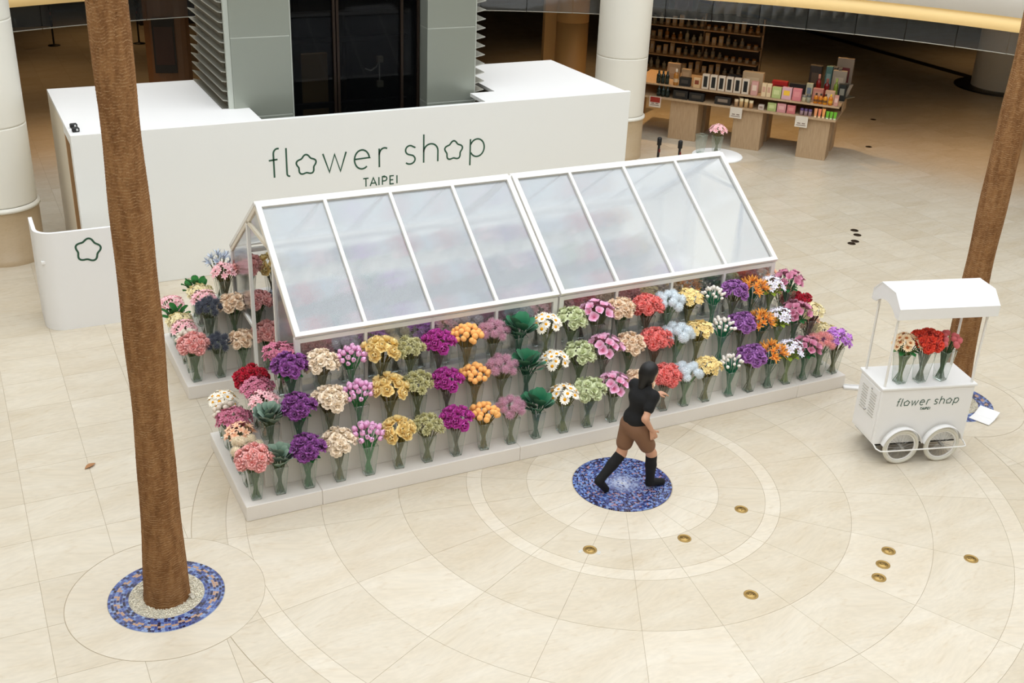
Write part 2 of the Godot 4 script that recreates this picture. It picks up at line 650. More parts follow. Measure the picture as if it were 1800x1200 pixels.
func mosaic_tiles(called: String, label: String, c: Vector2, r0: float, r1: float, step: float, colors: Callable) -> void:
	var list := []
	var r := r0 + step / 2.0
	var ring := 0
	while r < r1:
		var n := int(round(TAU * r / (step * 1.15)))
		for k in n:
			var a := TAU * (k + 0.5 * (ring % 2)) / n
			var b := Basis(Vector3.UP, -a).scaled_local(Vector3(step * 0.44, 0.005, TAU * r / n * 0.46))
			list.append([Transform3D(b, Vector3(c.x + r * cos(a), 0.0005, c.y + r * sin(a))), colors.call(ring, k, n, r)])
		r += step
		ring += 1
	var mm := MultiMesh.new()
	mm.transform_format = MultiMesh.TRANSFORM_3D
	mm.use_colors = true
	mm.mesh = box_mesh(Vector3(2, 2, 2), 0.08)
	mm.instance_count = list.size()
	for i in list.size():
		mm.set_instance_transform(i, list[i][0])
		mm.set_instance_color(i, list[i][1])
	var root := thing(called, label, "mosaic", Vector3.ZERO)
	var bed := tool()
	add_lathe(bed, [Vector2(r1, -0.02), Vector2(r1, 0.0025), Vector2(r0, 0.0025)], 72, Vector3(c.x, 0, c.y))
	if r0 > 0.05: add_lathe(bed, [Vector2(r0, 0.0025), Vector2(r0, -0.02)], 72, Vector3(c.x, 0, c.y))
	part(root, "mortar_bed", done(bed), mat(Color(0.72, 0.76, 0.84), 0.7))
	var o := MultiMeshInstance3D.new()
	o.name = "mosaic_tiles"
	o.multimesh = mm
	o.material_override = M.mosaic
	o.set_meta("kind", "stuff")
	root.add_child(o)

func build_mosaics() -> void:
	var blues := [Color(0.25, 0.29, 0.52), Color(0.31, 0.38, 0.62), Color(0.42, 0.51, 0.72), Color(0.18, 0.19, 0.36), Color(0.52, 0.60, 0.76), Color(0.27, 0.33, 0.56)]
	var r1 := RandomNumberGenerator.new()
	r1.seed = 5
	var middle := func(ring, _k, _n, r):
		var c: Color = blues[r1.randi() % 6]
		var q := r1.randf()
		if r < 0.2: c = c.lerp(Color(0.90, 0.92, 0.97), clamp(1.0 - r / 0.22, 0.0, 0.9) if q < 0.8 else 0.2)
		elif q < 0.10 and r < 0.5: c = Color(0.68, 0.53, 0.58)
		elif q < 0.22: c = Color(0.16, 0.10, 0.24)
		elif q < 0.32: c = Color(0.50, 0.62, 0.86)
		return c.srgb_to_linear()
	mosaic_tiles("floor_mosaic", "blue glass mosaic disc in the middle of the floor rings", Vector2(CX, CZ), 0.012, 0.555, 0.021, middle)
	var palm := func(ring, k, _n, _r):
		var c: Color = blues[r1.randi() % 6]
		if (ring == 3 or ring == 4) and (k / 2) % 2 == 0 and r1.randf() < 0.85: c = Color(0.72, 0.57, 0.47)
		elif r1.randf() < 0.15: c = Color(0.14, 0.10, 0.22)
		return c.srgb_to_linear()
	var names := ["blue and tan mosaic ring round the left palm trunk", "blue mosaic ring round the palm behind the flower cart"]
	for i in 2:
		mosaic_tiles("palm_mosaic", names[i], PALMS[i], 0.345, 0.53, 0.0265, palm)
		# white gravel inside
		var g := thing("gravel_bed", ["white gravel round the foot of the left palm", "white gravel round the foot of the palm by the cart"][i], "gravel", Vector3(PALMS[i].x, 0, PALMS[i].y))
		var bed := tool()
		add_lathe(bed, [Vector2(0.343, -0.02), Vector2(0.343, 0.006), Vector2(0.15, 0.006)], 48)
		part(g, "gravel_base", done(bed), mat(Color(0.86, 0.82, 0.74), 0.9))
		var mm := MultiMesh.new()
		mm.transform_format = MultiMesh.TRANSFORM_3D
		mm.use_colors = true
		var sp := SphereMesh.new()
		sp.radial_segments = 6
		sp.rings = 3
		sp.radius = 0.5
		sp.height = 0.8
		mm.mesh = sp
		mm.instance_count = 2600
		for k in 2600:
			var rr := sqrt(r1.randf_range(0.17 * 0.17, 0.338 * 0.338))
			var a := r1.randf() * TAU
			var s := r1.randf_range(0.008, 0.016)
			mm.set_instance_transform(k, Transform3D(Basis(Vector3(r1.randf(), r1.randf(), r1.randf()).normalized(), r1.randf() * TAU).scaled(Vector3(s, s, s)), Vector3(rr * cos(a), 0.009 + r1.randf() * 0.006, rr * sin(a))))
			var w := r1.randf_range(0.76, 0.99)
			mm.set_instance_color(k, Color(w, w * 0.97, w * 0.88).srgb_to_linear())
		var o := MultiMeshInstance3D.new()
		o.name = "pebbles"
		o.multimesh = mm
		o.material_override = M.pebble
		o.set_meta("kind", "stuff")
		g.add_child(o)

func build_floor_discs() -> void:
	var spots := [[4.959, 1.835, "brass floor disc in the second stone ring, nearest the blue mosaic on its right"], [4.075, 2.043, "brass floor disc in front of the blue mosaic, on the edge of the second ring"], [3.062, 1.827, "brass floor disc with tape scraps, left of and below the blue mosaic"], [4.149, 3.084, "lone brass floor disc out in the wide third stone ring"], [5.927, 3.069, "topmost of three brass floor discs in a row on the right"], [5.704, 3.227, "middle one of three brass floor discs in a row on the right"], [5.512, 3.378, "lowest of three brass floor discs in a row on the right"], [6.631, 3.518, "darker brass floor disc furthest right in front of the cart"], [12.429, -4.795, "dark floor disc, topmost of four behind the cart"], [12.31, -4.585, "dark floor disc, second and rightmost of four behind the cart"], [12.042, -4.343, "dark floor disc, third of four behind the cart"], [11.901, -4.273, "dark floor disc, lowest of four behind the cart"], [18.598, -11.077, "lone dark floor disc far off, right of the product table"], [16.698, -9.14, "lone dark floor disc nearer by, right of the product table"]]
	for s in spots:
		var o := thing("floor_disc", s[2], "floor disc", Vector3(s[0], 0, s[1]), rng.randf() * TAU, "brass discs let into the floor")
		var far: bool = s[0] > 11.0
		part(o, "plate", lathe_mesh([Vector2(0.072, 0.0), Vector2(0.072, 0.004), Vector2(0.068, 0.006), Vector2(0.054, 0.006), Vector2(0.053, 0.004), Vector2(0.050, 0.004), Vector2(0.049, 0.006), Vector2(0.0, 0.006)], 28), mat(Color(0.22, 0.16, 0.10), 0.4, 0.7) if far else M.brass)
		if not far:
			for k in 2:
				part(o, "keyhole", lathe_mesh([Vector2(0.007, 0.0), Vector2(0.007, 0.0068), Vector2(0.0, 0.0068)], 10), M.brass_groove, Transform3D(Basis(), Vector3(0.025 - 0.05 * k, 0.0005, 0)))
			part(o, "groove", box_mesh(Vector3(0.05, 0.002, 0.004), 0.0005), M.brass_groove, Transform3D(Basis(Vector3.UP, 0.8), Vector3(0, 0.006, 0)))
	# scraps of tape on the left one
	for k in 2:
		var t := part(self, "tape_scrap", box_mesh(Vector3(0.055, 0.0012, 0.03), 0.0004), mat(Color(0.80, 0.79, 0.75), 0.5), Transform3D(Basis(Vector3.UP, 0.5 + 0.3 * k), Vector3([2.96, 3.12][k], 0.0008, [1.81, 1.91][k])))
		tag(t, ["grey tape scrap left of the taped brass floor disc", "grey tape scrap below the taped brass floor disc"][k], "tape")
	var leaf := part(self, "dry_leaf", petal_leaf(), mat(Color(0.66, 0.47, 0.30), 0.8), Transform3D(Basis(Vector3.UP, 0.6), Vector3(-1.32, 0.004, -1.72)))
	tag(leaf, "small dry brown leaf on the tiles left of the palm trunk", "leaf")

func petal_leaf() -> ArrayMesh:
	var st := tool()
	st.set_smooth_group(1)
	var n := 6
	for i in n:
		for s in [-1, 1]:
			var t0 := float(i) / n
			var t1 := float(i + 1) / n
			var w0 := 0.035 * sin(PI * t0)
			var w1 := 0.035 * sin(PI * t1)
			var a := Vector3((t0 - 0.5) * 0.15, 0.012 * sin(PI * t0), 0)
			var b := Vector3((t1 - 0.5) * 0.15, 0.012 * sin(PI * t1), 0)
			var c := b + Vector3(0, 0.006, s * w1)
			var d := a + Vector3(0, 0.006, s * w0)
			if s > 0: quad(st, a, d, c, b)
			else: quad(st, a, b, c, d)
	return done(st)

# ---------------------------------------------------------------- palms
func trunk_mesh(sd: int) -> ArrayMesh:
	var f := FastNoiseLite.new()
	f.seed = sd
	f.frequency = 1.0
	f.fractal_octaves = 3
	var rows := 1333
	var segs := 96
	var height := 8.0
	var pos := PackedVector3Array()
	var col := PackedColorArray()
	var idx := PackedInt32Array()
	var crack := []
	for i in rows + 1:
		var y := height * i / rows
		var base: float = 0.152 + 0.045 * exp(-y / 1.4) + 0.012 * exp(-y / 0.12)
		base += 0.006 * sin(y * 2.1 + 1.0) + 0.004 * sin(y * 5.3)
		var bend := Vector3(0.02 * sin(y * 0.7) + 0.012 * y, 0, 0.015 * sin(y * 0.9 + 1.0))
		for k in segs + 1:
			var a := TAU * k / segs
			var ca := cos(a)
			var sa := sin(a)
			# wavy leaf scars: bands about 2.4 cm apart, split by short upright cracks
			var wav := y / 0.024 + 1.3 * f.get_noise_3d(ca * 1.1, y * 1.6, sa * 1.1) + 0.3 * f.get_noise_3d(ca * 4.0, y * 8.0, sa * 4.0)
			var fl: float = floor(wav)
			var fr: float = wav - fl
			var rag: float = f.get_noise_3d(ca * 1.7, fl * 1.7, sa * 1.7)
			var lip: float = 0.004 * (1.0 - fr) * (0.5 + 0.9 * abs(rag))
			var split := smoothstep(0.035, 0.0, abs(f.get_noise_3d(ca * 5.0, floor(fl / 2.0) * 0.21, sa * 5.0)))
			var r: float = base + lip - 0.008 * split
			pos.append(Vector3(ca * r, y, sa * r) + bend)
			# bark: pale frayed lip on each scar, brown between
			var pale: float = smoothstep(0.34, 0.05, fr) * (0.56 + 0.9 * rag)
			var c := Color(0.54, 0.38, 0.24).lerp(Color(0.70, 0.525, 0.35), clamp(0.5 + 0.8 * f.get_noise_3d(ca * 2.0, y * 2.5, sa * 2.0) + 0.5 * f.get_noise_3d(ca * 8.0, fl * 0.9, sa * 8.0), 0.0, 1.0))
			c = c.lerp(Color(0.88, 0.75, 0.58), clamp(pale, 0.0, 0.8))
			col.append(c.srgb_to_linear())
	for i in rows:
		for k in segs:
			var a := i * (segs + 1) + k
			var b := a + 1
			var c := a + segs + 1
			var d := c + 1
			idx.append_array(PackedInt32Array([a, b, c, b, d, c]))
	var st := SurfaceTool.new()
	var arr := []
	arr.resize(Mesh.ARRAY_MAX)
	arr[Mesh.ARRAY_VERTEX] = pos
	arr[Mesh.ARRAY_COLOR] = col
	arr[Mesh.ARRAY_INDEX] = idx
	st.create_from_arrays(arr)
	st.generate_normals()
	return st.commit()

func build_palms() -> void:
	var mesh := trunk_mesh(11)
	var labels := ["tall brown palm trunk in the left foreground", "tall brown palm trunk behind the flower cart"]
	for i in 2:
		var o := thing("palm_tree", labels[i], "palm trunk", Vector3(PALMS[i].x, -0.02, PALMS[i].y), [0.0, 2.6][i])
		if i == 1: o.rotation = Vector3(0.0, 2.9, 0.0)
		part(o, "trunk", mesh, M.bark)
		var st := tool()
		for k in 26:
			var a := TAU * k / 26.0 + rng.randf() * 0.2
			var r := 0.195 + rng.randf() * 0.012
			add_tube(st, [Vector3(cos(a) * (r - 0.01), 0.10 + rng.randf() * 0.05, sin(a) * (r - 0.01)), Vector3(cos(a) * r, 0.05, sin(a) * r), Vector3(cos(a) * (r + 0.012), 0.015, sin(a) * (r + 0.012))], [0.004, 0.007, 0.004], 5)
		var rt := part(o, "root_fringe", done(st), mat(Color(0.30, 0.19, 0.12), 0.9))
		rt.set_meta("kind", "stuff")
	# pale tag tucked against the left trunk's foot
	var t := thing("paper_tag", "crumpled pale tag at the foot of the left palm", "tag", Vector3(-0.80, 0.02, 1.0), 0.5)
	part(t, "sheet", box_mesh(Vector3(0.035, 0.003, 0.08), 0.001), mat(Color(0.85, 0.82, 0.75), 0.7), Transform3D(Basis(Vector3.RIGHT, -0.5), Vector3(0, 0.02, 0)))
	part(t, "fold", box_mesh(Vector3(0.035, 0.003, 0.045), 0.001), mat(Color(0.80, 0.77, 0.70), 0.7), Transform3D(Basis(Vector3.RIGHT, 0.7), Vector3(0, 0.018, 0.045)))

# ---------------------------------------------------------------- lettering
func arc2(c: Vector2, rx: float, ry: float, a0: float, a1: float, n := 14) -> Array:
	var out := []
	for i in n + 1:
		var a: float = deg_to_rad(lerp(a0, a1, float(i) / n))
		out.append(c + Vector2(cos(a) * rx, sin(a) * ry))
	return out

func blossom(c: Vector2, r: float, n := 5, wobble := 0.13, turn := 90.0) -> Array:
	var out := []
	for i in 60:
		var a := TAU * i / 60.0
		out.append(c + Vector2(cos(a), sin(a)) * r * (1.0 + wobble * cos(n * a - deg_to_rad(turn) * n)))
	return out

# strokes of the two lines of the sign in metres: x from 0 to 3.64, y from 0 at the baseline
func shop_letters() -> Array:
	var out := []
	out.append([[[Vector2(0.075, 0.0), Vector2(0.075, 0.34)] + arc2(Vector2(0.145, 0.375), 0.07, 0.08, 180, 75, 8), [Vector2(0.0, 0.275), Vector2(0.135, 0.285)]], false])
	out.append([[[Vector2(0.275, 0.45), Vector2(0.275, 0.05)] + arc2(Vector2(0.315, 0.04), 0.04, 0.04, 180, 280, 5)], false])
	out.append([[blossom(Vector2(0.585, 0.155), 0.145)], true])
	out.append([[[Vector2(0.855, 0.305), Vector2(0.955, 0.0), Vector2(1.045, 0.28), Vector2(1.135, 0.0), Vector2(1.235, 0.305)]], false])
	out.append([[[Vector2(1.375, 0.165), Vector2(1.62, 0.175)] + arc2(Vector2(1.495, 0.155), 0.125, 0.155, 8, 310, 22)], false])
	out.append([[[Vector2(1.785, 0.0), Vector2(1.785, 0.305)], arc2(Vector2(1.875, 0.2), 0.09, 0.11, 180, 60, 8)], false])
	out.append([[[Vector2(2.405, 0.265)] + arc2(Vector2(2.31, 0.232), 0.075, 0.075, 50, 250, 10) + [Vector2(2.36, 0.14)] + arc2(Vector2(2.31, 0.075), 0.09, 0.075, 45, -140, 10)], false])
	out.append([[[Vector2(2.55, 0.0), Vector2(2.55, 0.47)], arc2(Vector2(2.675, 0.18), 0.125, 0.125, 180, 0, 12) + [Vector2(2.80, 0.0)]], false])
	out.append([[blossom(Vector2(3.08, 0.155), 0.145)], true])
	out.append([[[Vector2(3.38, 0.32), Vector2(3.38, -0.125)], arc2(Vector2(3.505, 0.165), 0.13, 0.15, 155, -150, 20)], false])
	return out

func taipei_letters() -> Array:
	# cap height 0.14 from y = -0.30 to -0.16
	var y0 := -0.30
	var y1 := -0.165
	var out := []
	out.append([[[Vector2(1.51, y1), Vector2(1.60, y1)], [Vector2(1.555, y1), Vector2(1.555, y0)]], false])
	out.append([[[Vector2(1.625, y0), Vector2(1.68, y1), Vector2(1.735, y0)], [Vector2(1.648, y0 + 0.045), Vector2(1.712, y0 + 0.045)]], false])
	out.append([[[Vector2(1.775, y0), Vector2(1.775, y1)]], false])
	out.append([[[Vector2(1.835, y0), Vector2(1.835, y1), Vector2(1.875, y1)] + arc2(Vector2(1.875, y1 - 0.036), 0.036, 0.036, 90, -90, 8) + [Vector2(1.835, y1 - 0.072)]], false])
	out.append([[[Vector2(2.03, y1), Vector2(1.965, y1), Vector2(1.965, y0), Vector2(2.03, y0)], [Vector2(1.965, (y0 + y1) / 2), Vector2(2.02, (y0 + y1) / 2)]], false])
	out.append([[[Vector2(2.085, y0), Vector2(2.085, y1)]], false])
	return out

func lettering(parent: Node, xf: Transform3D, k: float, w1: float, w2: float, slant := 0.0) -> void:
	var n := 0
	for l in shop_letters() + taipei_letters():
		var st := tool()
		for s in l[0]:
			var pts := []
			for q in s: pts.append(Vector2(q.x + slant * q.y, q.y) * k)
			add_stroke(st, pts, (w1 if n < 10 else w2), 0.003, l[1])
		part(parent, "letter", done(st), M.green_print, xf)
		n += 1

# ---------------------------------------------------------------- white backdrop with its booths
func build_backdrop() -> void:
	var o := thing("backdrop_wall", "long white backdrop wall lettered flower shop TAIPEI in green", "wall")
	span_box(o, "front_panel", Vector3(-0.632, 0.0, WALL_Z - 0.08), Vector3(8.59, WALL_Y, WALL_Z), M.wall_white, 0.006)
	var roof_l := PackedVector2Array([Vector2(-0.632, WALL_Z - 0.08), Vector2(2.11, WALL_Z - 0.08), Vector2(2.11, -7.60), Vector2(1.70, -7.60), Vector2(1.70, -9.66), Vector2(-0.632, -9.66)])
	part(o, "roof_panel", prism(roof_l, WALL_Y - 0.06, WALL_Y - 0.004), M.white)
	var roof_r := PackedVector2Array([Vector2(5.84, WALL_Z - 0.08), Vector2(8.52, WALL_Z - 0.08), Vector2(8.46, -9.46), Vector2(6.3, -9.46), Vector2(6.3, -7.44), Vector2(5.84, -7.44)])
	part(o, "roof_panel", prism(roof_r, WALL_Y - 0.06, WALL_Y - 0.004), M.white)
	# left side: jamb, doorway, lintel and side panel
	span_box(o, "door_jamb", Vector3(-0.632, 0, -6.93), Vector3(-0.59, WALL_Y - 0.06, WALL_Z - 0.08), M.wall_white)
	span_box(o, "lintel", Vector3(-0.632, 2.20, -7.62), Vector3(-0.59, WALL_Y - 0.06, -6.93), M.wall_white)
	span_box(o, "side_panel", Vector3(-0.632, 0, -9.66), Vector3(-0.59, WALL_Y - 0.06, -7.62), M.cream_wood)
	span_box(o, "side_panel", Vector3(8.44, 0, -9.46), Vector3(8.48, WALL_Y - 0.06, WALL_Z - 0.08), M.wall_white)
	span_box(o, "back_panel", Vector3(-0.59, 0, -9.66), Vector3(1.70, WALL_Y - 0.06, -9.62), M.cream_wood)
	span_box(o, "back_panel", Vector3(6.3, 0, -9.46), Vector3(8.44, WALL_Y - 0.06, -9.42), M.cream_wood)
	span_box(o, "inner_panel", Vector3(0.2, 0, -9.62), Vector3(0.24, WALL_Y - 0.06, WALL_Z - 0.08), mat(Color(0.55, 0.40, 0.27), 0.6))
	span_box(o, "door_post", Vector3(-0.625, 0, -7.66), Vector3(-0.56, 2.20, -7.60), mat(Color(0.72, 0.56, 0.38), 0.5))
	lettering(o, Transform3D(Basis(), Vector3(2.165, 1.47, WALL_Z)), 1.0, 0.026, 0.020)
	# two small black boxes on the left roof corner
	for k in 2:
		var b := thing("sensor_box", ["rear one of two small black boxes on the booth roof corner", "front one of two small black boxes on the booth roof corner"][k], "sensor", Vector3(-0.53, WALL_Y - 0.004, -7.16 + 0.22 * k), 0.1, "small black boxes on the booth roof")
		part(b, "case", box_mesh(Vector3(0.10, 0.065, 0.07), 0.012), M.black, Transform3D(Basis(), Vector3(0, 0.0325, 0)))
		part(b, "lens", lathe_mesh([Vector2(0.018, 0), Vector2(0.018, 0.008), Vector2(0.0, 0.008)], 12), M.chrome, Transform3D(Basis(Vector3.RIGHT, PI / 2), Vector3(0.015, 0.035, 0.034)))
	# rounded counter screen with the blossom outline
	var c := thing("counter_screen", "white counter screen with rounded corner and green blossom outline", "counter")
	var out := []
	var inn := []
	var rad := 0.26
	var cc := Vector2(-1.36 + rad, -5.48 - rad)
	out.append(Vector2(-1.36, -6.25))
	inn.append(Vector2(-1.31, -6.25))
	for i in 13:
		var a: float = lerp(PI, PI / 2, i / 12.0)
		out.append(cc + Vector2(cos(a), sin(a)) * rad)
		inn.append(cc + Vector2(cos(a), sin(a)) * (rad - 0.05))
	out.append(Vector2(-0.16, -5.48))
	inn.append(Vector2(-0.16, -5.53))
	var st := tool()
	st.set_smooth_group(1)
	for i in out.size() - 1:
		var a: Vector2 = out[i]
		var b: Vector2 = out[i + 1]
		quad(st, Vector3(a.x, 0, a.y), Vector3(b.x, 0, b.y), Vector3(b.x, 1.42, b.y), Vector3(a.x, 1.42, a.y))
	st.set_smooth_group(2)
	for i in out.size() - 1:
		var a: Vector2 = inn[i]
		var b: Vector2 = inn[i + 1]
		quad(st, Vector3(b.x, 0, b.y), Vector3(a.x, 0, a.y), Vector3(a.x, 1.42, a.y), Vector3(b.x, 1.42, b.y))
	st.set_smooth_group(-1)
	for e in [0, out.size() - 1]:
		var a: Vector2 = out[e]
		var b: Vector2 = inn[e]
		if e > 0: quad(st, Vector3(a.x, 0, a.y), Vector3(b.x, 0, b.y), Vector3(b.x, 1.42, b.y), Vector3(a.x, 1.42, a.y))
		else: quad(st, Vector3(b.x, 0, b.y), Vector3(a.x, 0, a.y), Vector3(a.x, 1.42, a.y), Vector3(b.x, 1.42, b.y))
	part(c, "screen", done(st), M.white)
	var cap := tool()
	cap.set_smooth_group(-1)
	for i in out.size() - 1:
		quad(cap, Vector3(out[i].x, 1.42, out[i].y), Vector3(out[i + 1].x, 1.42, out[i + 1].y), Vector3(inn[i + 1].x, 1.42, inn[i + 1].y), Vector3(inn[i].x, 1.42, inn[i].y))
	part(c, "top_edge", done(cap), M.white)
	var lg := tool()
	add_stroke(lg, blossom(Vector2(0, 0), 0.15, 5, 0.12, 80.0), 0.026, 0.003, true)
	part(c, "blossom_outline", done(lg), M.green_print, Transform3D(Basis(), Vector3(-0.705, 1.13, -5.48)))
	span_box(c, "worktop", Vector3(-1.31, 0.98, -6.1), Vector3(-0.17, 1.02, -5.535), M.white)

# ---------------------------------------------------------------- elevator core
func build_elevator_core() -> void:
	var o := thing("elevator_core", "grey green elevator shaft with louvered sides behind the white wall", "elevator shaft")
	for s in [[1.88, 2.81], [5.10, 5.96]]:
		var y := 0.0
		for h in [1.05, 1.18, 1.22, 1.25, 1.25, 1.25, 1.25]:
			span_box(o, "cladding_panel", Vector3(s[0], y + 0.006, -8.0), Vector3(s[1], y + h - 0.006, -7.55), M.core, 0.004)
			span_box(o, "joint_strip", Vector3(s[0] + 0.006, y + h - 0.008, -7.99), Vector3(s[1] - 0.006, y + h + 0.008, -7.553), M.core_joint, 0.001)
			y += h
		span_box(o, "edge_strip", Vector3(s[1] if s[0] < 3.0 else s[1], 0, -7.60), Vector3(s[1] + 0.02, 8.4, -7.548), M.core_joint)
	# solid sides behind the louvers
	span_box(o, "side_wall", Vector3(1.86, 0, -9.9), Vector3(1.94, 8.4, -7.98), M.louver_back)
	span_box(o, "side_wall", Vector3(5.92, 0, -9.9), Vector3(6.02, 8.4, -7.98), M.louver_back)
	span_box(o, "rear_wall", Vector3(1.94, 0, -9.9), Vector3(5.92, 8.4, -9.8), M.shaft)
	for k in 46:
		var y := 0.12 + 0.148 * k
		if y > 5.6: break
		bar(o, "louver_blade", Vector3(1.79, y, -7.60), Vector3(1.79, y, -9.8), 0.14, 0.014, M.louver, Vector3(0.25, 1, 0), 0.003)
		bar(o, "louver_blade", Vector3(6.10, y, -7.66), Vector3(6.10, y, -9.8), 0.20, 0.014, M.louver, Vector3(-0.2, 1, 0), 0.003)
	span_box(o, "corner_post", Vector3(1.80, 0, -7.62), Vector3(1.88, 8.4, -7.56), M.core_joint)
	# glass front with bronze mullions and what shows inside
	span_box(o, "glass_front", Vector3(2.81, 0, -7.93), Vector3(5.10, 8.4, -7.918), M.dark_glass, 0.001)
	for x in [2.84, 3.62, 3.68, 4.78, 5.07]:
		span_box(o, "mullion", Vector3(x - 0.022, 0, -7.915), Vector3(x + 0.022, 8.4, -7.86), M.bronze)
	for y in [2.05, 3.12, 3.55, 4.3]:
		span_box(o, "shaft_beam", Vector3(2.82, y, -8.5), Vector3(5.09, y + 0.09, -8.4), mat(Color(0.07, 0.07, 0.08), 0.35, 0.5), 0.01)
	for x in [3.2, 4.1]:
		span_box(o, "guide_rail", Vector3(x, 0, -8.9), Vector3(x + 0.12, 8.4, -8.75), mat(Color(0.06, 0.07, 0.08), 0.4, 0.5), 0.01)
	span_box(o, "landing_panel", Vector3(3.38, 1.4, -9.5), Vector3(3.98, 2.75, -9.4), M.beige_panel)
	span_box(o, "landing_panel", Vector3(2.2, 1.6, -9.7), Vector3(3.0, 2.75, -9.6), mat(Color(0.42, 0.30, 0.16), 0.5))
	var st := tool()
	add_tube(st, [Vector3(4.25, 2.72, -8.2), Vector3(4.35, 2.68, -8.2), Vector3(4.45, 2.74, -8.2), Vector3(4.5, 2.86, -8.2), Vector3(4.5, 2.5, -8.2)], 0.012, 6)
	part(o, "conduit", done(st), mat(Color(0.75, 0.74, 0.70), 0.4))
	for y in [2.86, 2.45]:
		span_box(o, "junction_box", Vector3(4.46, y - 0.05, -8.24), Vector3(4.56, y + 0.05, -8.16), mat(Color(0.6, 0.58, 0.5), 0.5))

# ---------------------------------------------------------------- columns
func column(label: String, x: float, z: float, r: float, top: float) -> void:
	var o := thing("column", label, "column", Vector3(x, 0, z))
	part(o, "base_drum", lathe_mesh([Vector2(r + 0.02, 0), Vector2(r + 0.02, 0.10), Vector2(r + 0.012, 0.105), Vector2(r + 0.012, 0.86)], 48), M.column_base)
	part(o, "collar", lathe_mesh([Vector2(r + 0.012, 0.86), Vector2(r + 0.04, 0.862), Vector2(r + 0.04, 0.90), Vector2(r, 0.93)], 48), M.column)
	var y := 0.93
	for h in [1.22, 1.55, 1.55, 1.55, 1.55]:
		if y >= top: break
		var y2: float = min(top, y + h)
		part(o, "drum", lathe_mesh([Vector2(r - 0.012, y), Vector2(r, y + 0.008), Vector2(r, y + 0.03), Vector2(r, y2 - 0.03), Vector2(r, y2 - 0.008), Vector2(r - 0.012, y2)], 48), M.column)
		part(o, "joint", lathe_mesh([Vector2(r - 0.010, y2 - 0.010), Vector2(r - 0.010, y2 + 0.010)], 48), M.column_joint)
		y = y2

func build_columns() -> void:
	column("thick round cream column at the left edge, behind the counter screen", -1.60, -8.71, 0.54, 8.0)
	column("thick round cream column at the right end of the white wall", 10.72, -10.5, 0.54, 8.0)
	var o := thing("column", "tan column under the low ceiling behind the right booth roof", "column", Vector3(12.3, 0, -15.5))
	part(o, "shaft", lathe_mesh([Vector2(0.42, 0), Vector2(0.42, 1.9), Vector2(0.41, 1.905), Vector2(0.42, 1.91), Vector2(0.42, 3.6)], 40), M.beige_panel)
	var p := thing("wall_panel", "flat tan wall strip left of the tan column", "wall panel", Vector3(11.72, 0, -15.6))
	part(p, "board", box_mesh(Vector3(0.34, 3.6, 0.12), 0.004), M.beige_panel, Transform3D(Basis(), Vector3(0, 1.8, 0)))
	part(p, "edge", box_mesh(Vector3(0.05, 3.6, 0.10), 0.004), M.black, Transform3D(Basis(), Vector3(0.2, 1.8, 0)))
	var q := thing("column", "broad round column with a dark foot at the far right", "column", Vector3(24.9, 0, -12.75))
	part(q, "shaft", lathe_mesh([Vector2(0.85, 0.04), Vector2(0.85, 3.6)], 48), M.column)
	part(q, "foot", lathe_mesh([Vector2(1.3, 0), Vector2(1.3, 0.03), Vector2(1.28, 0.04), Vector2(0.85, 0.04)], 48), M.inlay)

# ---------------------------------------------------------------- stepped flower stands
const TIER_Y := [0.182, 0.54, 0.89]
const STEP := 0.28

func stand(label: String, z0: float, cuts: Array) -> void:
	var o := thing("flower_stand", label, "flower stand")
	var depth := 1.65
	for i in cuts.size() - 1:
		span_box(o, "base_module", Vector3(cuts[i] + 0.0015, 0, z0 - depth), Vector3(cuts[i + 1] - 0.0015, TIER_Y[0], z0), M.riser, 0.006)
	for t in [1, 2]:
		var ins: float = STEP * t
		for i in cuts.size() - 1:
			var x0: float = max(cuts[i], ins)
			var x1: float = min(cuts[i + 1], 8.0 - ins)
			if x1 > x0 + 0.05:
				span_box(o, "step_module", Vector3(x0 + 0.001, TIER_Y[t - 1], z0 - depth + ins), Vector3(x1 - 0.001, TIER_Y[t], z0 - ins), M.riser, 0.005)

func build_display() -> void:
	stand("near white stepped flower stand along the front of the greenhouse", 0.0, [0.0, 0.817, 3.172, 7.207, 8.0])
	stand("far white stepped flower stand along the back of the greenhouse", -2.85, [0.0, 0.817, 3.172, 7.207, 8.0])

# ---------------------------------------------------------------- greenhouse
func slab(parent: Node, called: String, a: Vector3, b: Vector3, c: Vector3, d: Vector3, thick: float, m: Material) -> MeshInstance3D:
	# a b c d counterclockwise from outside; u runs along a-b, in metres
	var n := (b - a).cross(d - a).normalized()
	var st := tool()
	st.set_smooth_group(-1)
	var top := [a, b, c, d]
	var ux := (b - a).normalized()
	var uy := n.cross(ux)
	var face := func(list: Array):
		for v in [list[0], list[2], list[1], list[0], list[3], list[2]]:
			st.set_uv(Vector2((v - a).dot(ux), (v - a).dot(uy)))
			st.add_vertex(v)
	face.call(top)
	var bot := []
	for v in top: bot.append(v - n * thick)
	face.call([bot[3], bot[2], bot[1], bot[0]])
	for i in 4:
		var j := (i + 1) % 4
		face.call([top[j], top[i], bot[i], bot[j]])
	st.generate_normals()
	st.generate_tangents()
	return part(parent, called, st.commit(), m)

